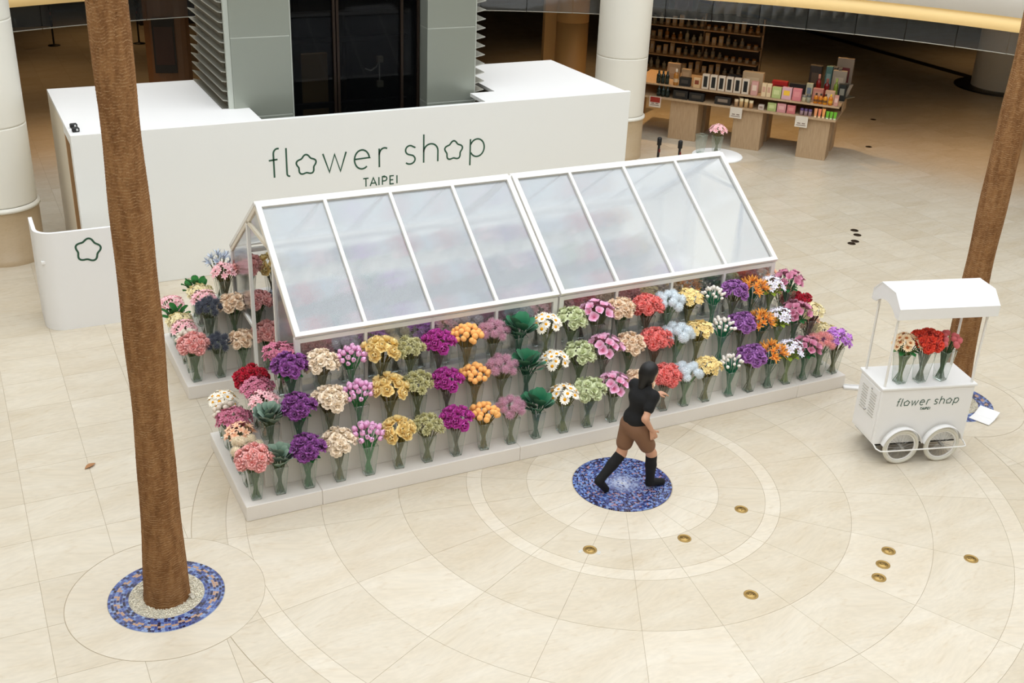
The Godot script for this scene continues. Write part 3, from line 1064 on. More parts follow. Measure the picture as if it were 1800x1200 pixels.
func build_greenhouse() -> void:
	var o := thing("greenhouse", "white gabled greenhouse glazed with fluted translucent sheets", "greenhouse")
	var bay := (GXR - GXL) / 8.0
	var f := 0.05
	var base_y: float = TIER_Y[2]
	var slope := Vector3(0, GYR - GYE, GZR - GZF).normalized()
	for side in [1.0, -1.0]:
		var ze := GZF if side > 0 else GZB
		var up := Vector3(0, (GZF - GZR), (GYR - GYE) * side).normalized()
		var E := Vector3(0, GYE, ze)
		var R := Vector3(0, GYR, GZR)
		var out := up * 0.025
		for half in 2:
			var x0 := GXL + half * bay * 4.0 + (0.012 if half else 0.0)
			var x1 := GXL + (half + 1) * bay * 4.0 - (0.0 if half else 0.012)
			bar(o, "ridge_rail", R + Vector3(x0, 0, 0) + out - (R - E).normalized() * 0.03, R + Vector3(x1, 0, 0) + out - (R - E).normalized() * 0.03, 0.062, 0.045, M.frame, up)
			bar(o, "eave_rail", E + Vector3(x0, 0, 0) + out + (R - E).normalized() * 0.02, E + Vector3(x1, 0, 0) + out + (R - E).normalized() * 0.02, 0.055, 0.045, M.frame, up)
			for k in 5:
				var x := x0 + (x1 - x0) * k / 4.0
				var w := 0.062 if k == 0 or k == 4 else 0.040
				if k == 0: x += w / 2
				if k == 4: x -= w / 2
				bar(o, "roof_bar", E + Vector3(x, 0, 0) + out + (R - E).normalized() * 0.02, R + Vector3(x, 0, 0) + out - (R - E).normalized() * 0.03, w, 0.046, M.frame, up)
			for k in 4:
				var xa := x0 + (x1 - x0) * k / 4.0 + 0.01
				var xb := x0 + (x1 - x0) * (k + 1) / 4.0 - 0.01
				var lo := E + out * 0.6 + (R - E).normalized() * 0.01
				var hi := R + out * 0.6 - (R - E).normalized() * 0.02
				if side > 0: slab(o, "roof_sheet", lo + Vector3(xa, 0, 0), lo + Vector3(xb, 0, 0), hi + Vector3(xb, 0, 0), hi + Vector3(xa, 0, 0), 0.006, M.poly)
				else: slab(o, "roof_sheet", lo + Vector3(xb, 0, 0), lo + Vector3(xa, 0, 0), hi + Vector3(xa, 0, 0), hi + Vector3(xb, 0, 0), 0.006, M.poly)
			# long wall under the eave
			var zi: float = ze - 0.03 * side
			bar(o, "wall_rail", Vector3(x0, GYE - 0.045, zi), Vector3(x1, GYE - 0.045, zi), 0.045, 0.055, M.frame)
			bar(o, "wall_rail", Vector3(x0, base_y + 0.025, zi), Vector3(x1, base_y + 0.025, zi), 0.045, 0.05, M.frame)
			for k in 5:
				var x := x0 + (x1 - x0) * k / 4.0
				var w := 0.06 if k == 0 or k == 4 else 0.036
				if k == 0: x += w / 2
				if k == 4: x -= w / 2
				bar(o, "wall_post", Vector3(x, base_y, zi), Vector3(x, GYE - 0.02, zi), w, 0.05, M.frame, Vector3(0, 0, 1))
			for k in 4:
				var xa := x0 + (x1 - x0) * k / 4.0 + 0.005
				var xb := x0 + (x1 - x0) * (k + 1) / 4.0 - 0.005
				var y0 := base_y + 0.02
				var y1 := GYE - 0.03
				if side > 0: slab(o, "wall_sheet", Vector3(xa, y0, zi), Vector3(xb, y0, zi), Vector3(xb, y1, zi), Vector3(xa, y1, zi), 0.005, M.poly_wall)
				else: slab(o, "wall_sheet", Vector3(xb, y0, zi), Vector3(xa, y0, zi), Vector3(xa, y1, zi), Vector3(xb, y1, zi), 0.005, M.poly_wall)
	# gables with an open doorway between two posts
	for gx in [GXL, GXR]:
		var dx := 0.02 if gx < 4.0 else -0.02
		var x: float = gx + dx
		for side in [1.0, -1.0]:
			var ze := GZF if side > 0 else GZB
			bar(o, "gable_rafter", Vector3(x, GYE - 0.02, ze - 0.02 * side), Vector3(x, GYR - 0.03, GZR), 0.035, 0.05, M.cream_wood)
			bar(o, "corner_post", Vector3(x, base_y, ze - 0.035 * side), Vector3(x, GYE - 0.01, ze - 0.035 * side), 0.045, 0.05, M.frame, Vector3(0, 0, 1))
			var zd := -1.63 if side > 0 else -2.72
			var yt: float = GYR - 0.04 - abs(zd - GZR) * (GYR - GYE) / (GZF - GZR)
			bar(o, "door_post", Vector3(x, TIER_Y[0] if side > 0 else 0.0, zd), Vector3(x, yt, zd), 0.042, 0.05, M.frame, Vector3(0, 0, 1))
			var zc: float = ze - 0.03 * side
			var yb: float = base_y + 0.01
			var outer := [Vector3(x, yb, zd), Vector3(x, yb, zc), Vector3(x, GYE - 0.03, zc), Vector3(x, yt - 0.02, zd)]
			if (gx < 4.0) == (side > 0): slab(o, "gable_sheet", outer[0], outer[1], outer[2], outer[3], 0.005, M.poly_wall)
			else: slab(o, "gable_sheet", outer[1], outer[0], outer[3], outer[2], 0.005, M.poly_wall)
			bar(o, "gable_rail", Vector3(x, yb + 0.015, zd), Vector3(x, yb + 0.015, zc), 0.04, 0.045, M.frame)
		bar(o, "collar_tie", Vector3(x, 2.285, -2.72), Vector3(x, 2.285, -1.80), 0.035, 0.05, M.cream_wood)

# ---------------------------------------------------------------- flower cart
func wheel(parent: Node, at: Vector3) -> void:
	var r := 0.225
	var w := Node3D.new()
	w.name = "wheel"
	w.position = at
	parent.add_child(w, true)
	var pts := []
	for i in 40: pts.append(Vector3(cos(TAU * i / 40), sin(TAU * i / 40), 0) * (r - 0.022))
	var st := tool()
	add_tube(st, pts, 0.022, 10, true)
	part(w, "tyre", done(st), M.tire)
	st = tool()
	pts = []
	for i in 40: pts.append(Vector3(cos(TAU * i / 40), sin(TAU * i / 40), 0) * (r - 0.05))
	add_tube(st, pts, 0.011, 8, true)
	part(w, "rim", done(st), M.frame)
	st = tool()
	add_tube(st, [Vector3(0, 0, -0.045), Vector3(0, 0, 0.045)], 0.018, 12)
	part(w, "hub", done(st), M.chrome)
	for i in 24:
		var a := TAU * i / 24.0
		var b := a + (0.35 if i % 2 else -0.35)
		var z := 0.028 if i % 4 < 2 else -0.028
		st = tool()
		add_tube(st, [Vector3(cos(b) * 0.017, sin(b) * 0.017, z), Vector3(cos(a) * (r - 0.055), sin(a) * (r - 0.055), 0)], 0.0016, 4)
		part(w, "spoke", done(st), M.chrome)

func build_cart() -> void:
	var o := thing("flower_cart", "white flower cart with canopy and spoked wheels, lettered flower shop TAIPEI", "cart", Vector3(6.956, 0, 1.618), -0.272)
	var W := 1.197
	var D := 0.561
	span_box(o, "cabinet", Vector3(0.015, 0.235, -D + 0.015), Vector3(W - 0.015, 0.95, -0.012), M.white, 0.008)
	span_box(o, "worktop", Vector3(-0.002, 0.95, -D), Vector3(W + 0.002, 0.98, 0.004), M.white, 0.005)
	# vented door on the left side
	var door := span_box(o, "side_door", Vector3(0.004, 0.28, -D + 0.05), Vector3(0.016, 0.92, -0.045), M.white, 0.004)
	for col in 2:
		for k in 9:
			var z := 0.03 + 0.2 * col - 0.12
			var y := 0.235 - 0.036 * k - 0.10 * (0)
			part(door, "vent_slot", box_mesh(Vector3(0.010, 0.012, 0.13), 0.003), mat(Color(0.72, 0.70, 0.66), 0.5), Transform3D(Basis(Vector3(0, 0, 1), 0.5), Vector3(-0.007, y, z)))
	part(door, "door_knob", lathe_mesh([Vector2(0.0, 0.03), Vector2(0.012, 0.026), Vector2(0.016, 0.018), Vector2(0.008, 0.008), Vector2(0.008, 0.0)], 14), M.chrome, Transform3D(Basis(Vector3(0, 0, 1), PI / 2), Vector3(-0.006, -0.03, -0.0)))
	part(door, "door_lock", lathe_mesh([Vector2(0.012, 0.0), Vector2(0.012, 0.008), Vector2(0.0, 0.008)], 12), M.chrome, Transform3D(Basis(Vector3(0, 0, 1), PI / 2), Vector3(-0.006, 0.27, 0.06)))
	for x in [0.05, W - 0.05]:
		for z in [-0.05, -D + 0.05]:
			var st := tool()
			add_tube(st, [Vector3(x, 0.975, z), Vector3(x, 1.95, z)], 0.014, 12)
			part(o, "canopy_post", done(st), M.frame)
	# faceted canopy with arched ends
	var prof := [Vector2(0.035, 1.855), Vector2(0.035, 1.985), Vector2(-0.12, 2.125), Vector2(-D + 0.12, 2.125), Vector2(-D - 0.035, 1.985), Vector2(-D - 0.035, 1.855)]
	var names := ["front_valance", "front_slope", "canopy_top", "rear_slope", "rear_valance"]
	for i in 5:
		var a: Vector2 = prof[i]
		var b: Vector2 = prof[i + 1]
		var A := Vector3(-0.005, a.y, a.x)
		var B := Vector3(W + 0.02, a.y, a.x)
		var C := Vector3(W + 0.02, b.y, b.x)
		var Dd := Vector3(-0.005, b.y, b.x)
		slab(o, names[i], A, B, C, Dd, 0.012, M.white)
	for x in [0.0, W + 0.008]:
		var poly := PackedVector2Array()
		for q in prof: poly.append(Vector2(q.x * 0.985 - 0.004, q.y - 0.006))
		var cz := -D / 2.0
		for i in range(0, 13):
			var a: float = lerp(-1.0, 1.0, i / 12.0)
			poly.append(Vector2(cz + a * 0.23, 1.855 + 0.10 * (1.0 - pow(abs(a), 2.2))))
		var ids := Geometry2D.triangulate_polygon(poly)
		var st := tool()
		st.set_smooth_group(-1)
		for s in 2:
			var xx: float = x + 0.012 * s
			for i in range(0, ids.size(), 3):
				var p := []
				for j in 3: p.append(Vector3(xx, poly[ids[i + j]].y, poly[ids[i + j]].x))
				var n: Vector3 = (p[1] - p[0]).cross(p[2] - p[0])
				if (n.x > 0) == (s == 1): tri(st, p[0], p[1], p[2])
				else: tri(st, p[0], p[2], p[1])
		part(o, "canopy_end", done(st), M.white)
	lettering(o, Transform3D(Basis(), Vector3(0.215, 0.735, -0.011)), 0.215, 0.0080, 0.0055, 0.16)
	# running gear
	for z in [0.055, -D - 0.055]:
		for x in [0.345, 0.865]:
			wheel(o, Vector3(x, 0.225, z))
			var pts := []
			for i in 15:
				var a := deg_to_rad(lerp(12.0, 172.0, i / 14.0))
				pts.append([cos(a), sin(a)])
			var st := tool()
			st.set_smooth_group(1)
			for i in 14:
				var r := 0.25
				var p0 := Vector3(pts[i][0] * r, pts[i][1] * r, 0.038)
				var p1 := Vector3(pts[i + 1][0] * r, pts[i + 1][1] * r, 0.038)
				var b := Vector3(0, 0, -0.076)
				quad(st, p0, p0 + b, p1 + b, p1)
				quad(st, p1 * Vector3(0.975, 0.975, 1), p1 * Vector3(0.975, 0.975, 1) + b, p0 * Vector3(0.975, 0.975, 1) + b, p0 * Vector3(0.975, 0.975, 1))
				quad(st, p0 * Vector3(0.975, 0.975, 1), p0, p1, p1 * Vector3(0.975, 0.975, 1))
				quad(st, p1 * Vector3(0.975, 0.975, 1) + b, p1 + b, p0 + b, p0 * Vector3(0.975, 0.975, 1) + b)
			part(o, "mudguard", done(st), M.white, Transform3D(Basis(), Vector3(x, 0.225, z)))
	var ax := tool()
	for x in [0.345, 0.865]:
		add_tube(ax, [Vector3(x, 0.225, -D - 0.09), Vector3(x, 0.225, 0.09)], 0.011, 10)
	part(o, "axle", done(ax), M.dark_metal)
	span_box(o, "chassis", Vector3(0.05, 0.20, -D + 0.04), Vector3(W - 0.05, 0.24, -0.04), M.dark_metal)
	var rod := tool()
	add_tube(rod, [Vector3(0.03, 0.245, -0.03), Vector3(0.03, 0.22, 0.06), Vector3(0.06, 0.215, 0.115), Vector3(0.12, 0.215, 0.125), Vector3(W - 0.10, 0.215, 0.125), Vector3(W - 0.05, 0.215, 0.115), Vector3(W - 0.03, 0.22, 0.06), Vector3(W - 0.03, 0.245, -0.03)], 0.009, 8)
	part(o, "guard_rail", done(rod), M.frame)

# ---------------------------------------------------------------- flowers
func spike_dir(i: int, n: int) -> Vector3:
	var y := 1.0 - 2.0 * (i + 0.5) / n
	var r := sqrt(max(0.0, 1.0 - y * y))
	var a := i * 2.399963
	return Vector3(r * cos(a), y, r * sin(a))

func petal(st: SurfaceTool, rot: float, r0: float, y0: float, tilt: float, curl: float, ln: float, wd: float, cup: float, ruf: float, ca: Color, cb: Color, rows := 4, cols := 3, point := 0.0, ph := 0.0) -> void:
	st.set_smooth_group(1)
	var rad := Vector3(cos(rot), 0, sin(rot))
	var tan_ := Vector3(-sin(rot), 0, cos(rot))
	var grid := []
	var colr := []
	var pos := Vector2(r0, y0)
	for i in rows + 1:
		var v := float(i) / rows
		var phi := deg_to_rad(tilt + curl * v)
		if i > 0: pos += Vector2(sin(phi), cos(phi)) * (ln / rows)
		var w: float = wd * (0.22 + 0.78 * pow(sin(PI * clamp(v * 0.86 + 0.04, 0.0, 1.0)), 0.75))
		if i == rows: w *= (1.0 - point) * 0.85
		var nrm := rad * -cos(phi) + Vector3.UP * sin(phi)
		var row := []
		var rc := []
		for k in cols + 1:
			var u := 2.0 * k / cols - 1.0
			var p := rad * pos.x + Vector3.UP * pos.y + tan_ * (u * w) + nrm * (cup * u * u * wd + ruf * v * sin(u * 5.0 + ph + v * 4.0))
			row.append(p)
			rc.append(ca.lerp(cb, clamp(max(pow(v, 1.4), abs(u) * 1.1 * v), 0.0, 1.0)))
		grid.append(row)
		colr.append(rc)
	for i in rows:
		for k in cols:
			for q in [[i, k], [i + 1, k + 1], [i, k + 1], [i, k], [i + 1, k], [i + 1, k + 1]]:
				st.set_color(colr[q[0]][q[1]])
				st.add_vertex(grid[q[0]][q[1]])

func ball(st: SurfaceTool, c: Vector3, r: float, col: Color, lump := 0.0, sy := 1.0, segs := 10, rings := 7, sd := 1) -> void:
	st.set_smooth_group(1)
	var f := FastNoiseLite.new()
	f.seed = sd
	f.frequency = 1.0
	var g := []
	for i in rings + 1:
		var row := []
		for k in segs + 1:
			var th := PI * i / rings
			var ph := TAU * (k % segs) / segs
			var d := Vector3(sin(th) * cos(ph), cos(th), sin(th) * sin(ph))
			var rr := r * (1.0 + lump * f.get_noise_3dv(d * 3.0))
			row.append(c + Vector3(d.x, d.y * sy, d.z) * rr)
		g.append(row)
	st.set_color(col)
	for i in rings:
		for k in segs:
			if i > 0: tri(st, g[i][k], g[i][k + 1], g[i + 1][k + 1])
			if i < rings - 1: tri(st, g[i][k], g[i + 1][k + 1], g[i + 1][k])

func spikes(st: SurfaceTool, n: int, c: Vector3, r0: float, r1: float, w: float, ca: Color, cb: Color, low := -0.6, g := RandomNumberGenerator.new()) -> void:
	st.set_smooth_group(-1)
	for i in n:
		var d := spike_dir(i, n)
		if d.y < low: continue
		d = (d + Vector3(g.randf() - 0.5, g.randf() - 0.5, g.randf() - 0.5) * 0.35).normalized()
		var s := d.cross(Vector3(0.3, 0.8, 0.5)).normalized() * w
		var s2 := d.cross(s).normalized() * w
		var len := lerpf(r0, r1, 0.75 + 0.25 * g.randf())
		var a := c + d * r0
		var t := c + d * len
		var m := c + d * lerpf(r0, len, 0.6)
		for e in [[s, s2], [s2, -s], [-s, -s2], [-s2, s]]:
			st.set_color(ca)
			st.add_vertex(a + e[0] * 0.5)
			st.set_color(cb)
			st.add_vertex(t)
			st.set_color(ca.lerp(cb, 0.6))
			st.add_vertex(a + e[1] * 0.5)

# kind: [shape, main colour, second colour, number of heads, stem colour, spread, leafy, wording]
var KINDS := {
	"pink": ["carnation", c8(252, 160, 154), c8(255, 196, 188), 15, c8(92, 112, 72), 1.0, 0, "coral pink ruffled fabric flowers"],
	"plates": ["plate", c8(72, 100, 84), c8(150, 172, 152), 24, c8(84, 98, 70), 1.0, 0, "grey green round felt leaves"],
	"purple": ["ruffle", c8(114, 38, 112), c8(160, 94, 164), 16, c8(56, 110, 66), 1.0, 1, "deep purple ruffled fabric flowers"],
	"cream": ["peony", c8(255, 240, 216), c8(255, 236, 210), 16, c8(120, 112, 78), 1.05, 0, "cream fabric peonies"],
	"tulip": ["tulip", c8(240, 156, 210), c8(250, 198, 232), 24, c8(66, 132, 78), 0.86, 0, "pink fabric tulips"],
	"yellow": ["rose", c8(250, 212, 124), c8(254, 232, 168), 13, c8(112, 100, 48), 1.05, 0, "golden yellow fabric roses"],
	"olive": ["sprig", c8(190, 184, 126), c8(226, 220, 172), 18, c8(112, 110, 66), 1.05, 0, "olive green seed heads"],
	"magenta": ["rose", c8(174, 38, 140), c8(208, 84, 176), 14, c8(104, 92, 72), 1.02, 0, "magenta fabric roses"],
	"orange": ["pom", c8(252, 186, 110), c8(252, 196, 122), 30, c8(130, 112, 62), 1.05, 0, "orange pompom balls"],
	"mauve": ["allium", c8(196, 144, 164), c8(218, 176, 188), 13, c8(126, 124, 84), 1.0, 0, "dusty mauve fluffy flower heads"],
	"green": ["lotus", c8(16, 86, 56), c8(76, 142, 104), 14, c8(44, 84, 64), 1.0, 0, "dark green round felt leaves"],
	"daisy": ["daisy", c8(254, 250, 240), c8(255, 246, 224), 17, c8(120, 124, 72), 1.0, 0, "white daisies with yellow centres"],
	"pale_green": ["peony", c8(206, 214, 160), c8(226, 232, 190), 15, c8(96, 108, 62), 1.05, 0, "pale green fabric hydrangeas"],
	"lilac": ["calla", c8(214, 116, 150), c8(244, 200, 226), 17, c8(110, 112, 80), 1.05, 0, "lilac cup flowers with rose centres"],
	"peach": ["peony", c8(250, 216, 180), c8(253, 230, 202), 16, c8(92, 118, 78), 0.95, 0, "peach fabric flowers"],
	"coral": ["carnation", c8(248, 110, 106), c8(255, 150, 142), 15, c8(118, 88, 62), 1.05, 0, "bright coral ruffled fabric flowers"],
	"sky": ["fluff", c8(226, 234, 238), c8(236, 242, 245), 11, c8(120, 148, 108), 1.05, 0, "pale blue fluffy pompoms"],
	"gold": ["small", c8(253, 220, 140), c8(255, 234, 170), 22, c8(122, 112, 56), 0.92, 0, "pale gold small blossom clusters"],
	"bud": ["bud", c8(248, 232, 220), c8(252, 244, 234), 20, c8(40, 122, 86), 0.92, 0, "white buds on green stems"],
	"violet": ["ruffle", c8(124, 50, 136), c8(184, 126, 192), 14, c8(112, 110, 74), 1.0, 0, "violet ruffled fabric flowers"],
	"flame": ["lily", c8(250, 156, 56), c8(253, 190, 96), 20, c8(62, 106, 82), 1.0, 0, "orange spiky lilies"],
	"star": ["star", c8(236, 230, 248), c8(250, 248, 254), 24, c8(126, 144, 72), 1.0, 1, "white and lavender star flowers"],
	"rose_calla": ["calla", c8(184, 98, 128), c8(222, 156, 178), 16, c8(66, 110, 76), 1.0, 1, "dusty rose curled cup flowers"],
	"pink_fuzz": ["allium", c8(236, 156, 154), c8(246, 184, 178), 11, c8(104, 128, 92), 0.95, 0, "salmon pink fluffy flower heads"],
	"orchid": ["small", c8(186, 108, 202), c8(218, 156, 230), 16, c8(116, 112, 66), 1.05, 0, "orchid purple flower clusters"],
	"beige_fluff": ["fluff", c8(238, 222, 192), c8(246, 234, 210), 8, c8(122, 118, 84), 1.0, 0, "cream fluffy pompoms"],
	"white_ball": ["pom", c8(230, 216, 198), c8(240, 228, 212), 18, c8(122, 118, 84), 1.0, 0, "cream pompom balls"],
	"red": ["carnation", c8(178, 20, 44), c8(204, 44, 64), 13, c8(84, 100, 62), 1.0, 0, "dark red ruffled fabric flowers"],
	"dusky": ["small", c8(194, 104, 132), c8(222, 144, 164), 22, c8(96, 108, 66), 1.0, 0, "dusky rose blossom clusters"],
	"navy": ["thistle", c8(64, 68, 78), c8(112, 118, 130), 15, c8(96, 104, 78), 1.0, 0, "navy blue thistle heads"],
	"blush": ["star", c8(252, 184, 192), c8(255, 216, 214), 28, c8(112, 104, 62), 1.0, 0, "blush pink star flowers"],
	"blue_star": ["lily", c8(170, 182, 200), c8(204, 212, 222), 12, c8(104, 112, 82), 1.0, 0, "grey blue spiky flowers"],
	"leafy": ["lotus", c8(34, 96, 42), c8(62, 126, 62), 12, c8(52, 96, 52), 0.95, 0, "bright green pointed leaves"],
	"pale_yellow": ["small", c8(250, 232, 174), c8(252, 242, 202), 22, c8(110, 84, 82), 0.95, 0, "pale yellow blossom clusters"],
	"white_fluff": ["fluff", c8(244, 238, 240), c8(250, 246, 248), 9, c8(120, 124, 92), 1.0, 0, "white fluffy pompoms"],
	"apricot": ["star", c8(252, 190, 150), c8(254, 216, 186), 24, c8(112, 104, 62), 1.0, 0, "apricot star flowers"],
	"tan": ["daisy", c8(240, 204, 156), c8(250, 226, 190), 18, c8(96, 118, 66), 0.9, 1, "tan open fabric flowers"],
	"scarlet": ["carnation", c8(232, 60, 44), c8(246, 92, 70), 13, c8(104, 112, 92), 0.95, 0, "scarlet ruffled fabric flowers"],
	"rose_pom": ["pom", c8(214, 112, 116), c8(222, 124, 128), 20, c8(74, 100, 66), 0.85, 0, "rose pink pompom balls"],
}

func head_mesh(kind: String) -> ArrayMesh:
	var key := "head_" + kind
	if mesh_cache.has(key): return mesh_cache[key]
	var K: Array = KINDS[kind]
	var A: Color = K[1].srgb_to_linear()
	var B: Color = K[2].srgb_to_linear()
	var g := RandomNumberGenerator.new()
	g.seed = hash(kind)
	var st := tool()
	var rings := []
	match K[0]:
		"carnation":
			rings = [[5, 0.002, 0.0, 8, 25, 0.050, 0.020, 0.1, 0.010], [8, 0.003, 0.0, 30, 30, 0.054, 0.022, 0.1, 0.011], [10, 0.004, -0.002, 55, 30, 0.056, 0.022, 0.0, 0.011], [11, 0.004, -0.006, 85, 25, 0.055, 0.023, 0.0, 0.011]]
		"ruffle":
			rings = [[4, 0.002, 0.0, 5, 20, 0.046, 0.024, 0.35, 0.008], [6, 0.004, 0.0, 25, 40, 0.056, 0.027, 0.3, 0.010], [7, 0.006, -0.004, 60, 45, 0.060, 0.030, 0.2, 0.012]]
		"peony":
			rings = [[4, 0.002, 0.0, 8, 10, 0.040, 0.022, 0.3, 0.006], [6, 0.004, 0.0, 28, 25, 0.050, 0.026, 0.25, 0.009], [8, 0.006, -0.004, 62, 30, 0.054, 0.026, 0.1, 0.010]]
		"rose":
			rings = [[3, 0.003, 0.006, 4, -4, 0.036, 0.018, 0.7, 0.0], [4, 0.006, 0.002, 22, -22, 0.048, 0.026, 0.6, 0.003], [5, 0.008, -0.002, 48, -20, 0.054, 0.030, 0.45, 0.005], [6, 0.008, -0.008, 78, 0, 0.052, 0.030, 0.3, 0.006]]
		"tulip":
			rings = [[3, 0.004, -0.006, 44, -62, 0.064, 0.024, 0.55, 0.0], [3, 0.006, -0.008, 54, -70, 0.066, 0.025, 0.5, 0.0]]
		"calla":
			rings = [[4, 0.003, 0.0, 16, 52, 0.070, 0.036, 0.30, 0.004]]
		"daisy":
			rings = [[14, 0.012, 0.004, 74, 10, 0.040, 0.0085, 0.2, 0.0]]
			ball(st, Vector3(0, 0.004, 0), 0.017, c8(238, 168, 34).srgb_to_linear() if kind == "daisy" else c8(176, 104, 60).srgb_to_linear(), 0.2, 0.7)
		"lily":
			rings = [[6, 0.002, -0.01, 18, 22, 0.085, 0.0085, 0.3, 0.0], [4, 0.002, -0.01, 48, 20, 0.070, 0.0085, 0.3, 0.0]]
			if kind == "flame":
				for k in 3: petal(st, k * 2.1 + 0.5, 0.004, -0.02, 60, 20, 0.055, 0.007, 0.2, 0.0, c8(38, 70, 96).srgb_to_linear(), c8(52, 98, 110).srgb_to_linear(), 3, 2, 0.8)
		"star":
			rings = [[6, 0.003, 0.0, 52, 32, 0.042, 0.0105, 0.3, 0.0]]
			ball(st, Vector3(0, 0.005, 0), 0.006, c8(216, 206, 140).srgb_to_linear() if kind == "star" else A, 0.0, 1.0, 6, 4)
		"small":
			for i in 7:
				var d := spike_dir(i, 9)
				var t := Transform3D(Basis(Vector3(1, 0, 0).cross(d).normalized() if abs(d.x) < 0.95 else Vector3.UP, 0.6), d * Vector3(0.026, 0.018, 0.026) + Vector3(0, 0.004, 0))
				var sub := tool()
				for k in 5: petal(sub, k * TAU / 5 + i, 0.001, 0.0, 38, 40, 0.022, 0.009, 0.3, 0.002, A, B, 2, 2)
				st.append_from(sub.commit(), 0, t)
		"sprig":
			for i in 22:
				var d := spike_dir(i, 26)
				var sub := tool()
				petal(sub, 0.0, 0.0, 0.0, 14, 10, 0.036, 0.0085, 0.4, 0.0, A, B, 3, 2, 0.6)
				petal(sub, PI, 0.0, 0.0, 14, 10, 0.034, 0.0085, 0.4, 0.0, A, B, 3, 2, 0.6)
				st.append_from(sub.commit(), 0, along(Vector3.ZERO, d * 0.02, Vector3(0.2, 0.1, 1)) * Transform3D(Basis(Vector3.RIGHT, PI / 2), Vector3.ZERO))
		"pom":
			ball(st, Vector3.ZERO, 0.031 if kind != "rose_pom" else 0.036, A, 0.06, 1.0, 12, 8, 3)
		"bud":
			ball(st, Vector3.ZERO, 0.019, B, 0.05, 1.35, 8, 6, 3)
			for k in 3: petal(st, k * TAU / 3, 0.004, -0.022, 50, -58, 0.046, 0.015, 0.5, 0.0, A, B, 3, 2, 0.5)
		"allium":
			ball(st, Vector3.ZERO, 0.034, A, 0.1, 0.9, 8, 6, 2)
			spikes(st, 190, Vector3.ZERO, 0.026, 0.062, 0.0065, A, B, -0.5, g)
		"fluff":
			ball(st, Vector3.ZERO, 0.045, A, 0.2, 0.9, 12, 8, 2)
			spikes(st, 340, Vector3.ZERO, 0.036, 0.066, 0.006, A, B, -0.7, g)
		"thistle":
			ball(st, Vector3.ZERO, 0.030, A, 0.1, 1.1, 8, 6, 2)
			spikes(st, 120, Vector3(0, 0.004, 0), 0.024, 0.060, 0.0075, A, B, -0.2, g)
			for k in 7: petal(st, k * TAU / 7, 0.006, -0.02, 95, -10, 0.055, 0.004, 0.1, 0.0, c8(122, 128, 104).srgb_to_linear(), c8(170, 172, 146).srgb_to_linear(), 2, 2, 0.9)
		"plate", "lotus":
			var s := 1.0 if K[0] == "plate" else 1.12
			if kind == "leafy": petal(st, 0.0, 0.0, -0.05, 8, 34, 0.125, 0.042, 0.35, 0.0, A, B, 6, 4, 0.7)
			else: petal(st, 0.0, 0.0, -0.05, 4, 30, 0.13 * s, 0.062 * s, 0.16, 0.002, A, B, 6, 4, 0.15)
	var tint := 0
	for r in rings:
		for k in r[0]:
			var t: float = float(k) / r[0] * TAU + tint * 0.7 + g.randf() * 0.12
			petal(st, t, r[1], r[2], r[3] + g.randf_range(-7, 7), r[4], r[5] * g.randf_range(0.92, 1.08), r[6], r[7], r[8], A, B, 4, 3, 0.35 if K[0] in ["calla", "tulip"] else (0.7 if K[0] in ["lily", "star"] else 0.1), g.randf() * TAU)
		tint += 1
	mesh_cache[key] = done(st)
	return mesh_cache[key]

func vase_mesh() -> ArrayMesh:
	if mesh_cache.has("vase"): return mesh_cache["vase"]
	var st := tool()
	st.set_smooth_group(-1)
	var b := 0.052
	var t := 0.082
	var h := 0.36
	var lo := [Vector3(-b, 0.02, b), Vector3(b, 0.02, b), Vector3(b, 0.02, -b), Vector3(-b, 0.02, -b)]
	var hi := [Vector3(-t, h, t), Vector3(t, h, t), Vector3(t, h, -t), Vector3(-t, h, -t)]
	for i in 4:
		var j := (i + 1) % 4
		quad(st, lo[i], lo[j], hi[j], hi[i])
	mesh_cache["vase"] = done(st)
	return mesh_cache["vase"]

func vase_foot() -> ArrayMesh:
	if mesh_cache.has("vase_foot"): return mesh_cache["vase_foot"]
	var st := tool()
	add_box(st, Vector3(0.104, 0.02, 0.104), Transform3D(Basis(), Vector3(0, 0.0105, 0)), 0.004)
	mesh_cache["vase_foot"] = done(st)
	return mesh_cache["vase_foot"]

func vase_rim() -> ArrayMesh:
	if mesh_cache.has("vase_rim"): return mesh_cache["vase_rim"]
	var st := tool()
	var t := 0.081
	add_tube(st, [Vector3(-t, 0.36, t), Vector3(t, 0.36, t), Vector3(t, 0.36, -t), Vector3(-t, 0.36, -t)], 0.0030, 5, true)
	for e in [[-1, -1], [1, -1], [1, 1], [-1, 1]]:
		add_tube(st, [Vector3(e[0] * 0.0515, 0.02, e[1] * 0.0515), Vector3(e[0] * t, 0.36, e[1] * t)], 0.0030, 5)
	mesh_cache["vase_rim"] = done(st)
	return mesh_cache["vase_rim"]

var protos := {}

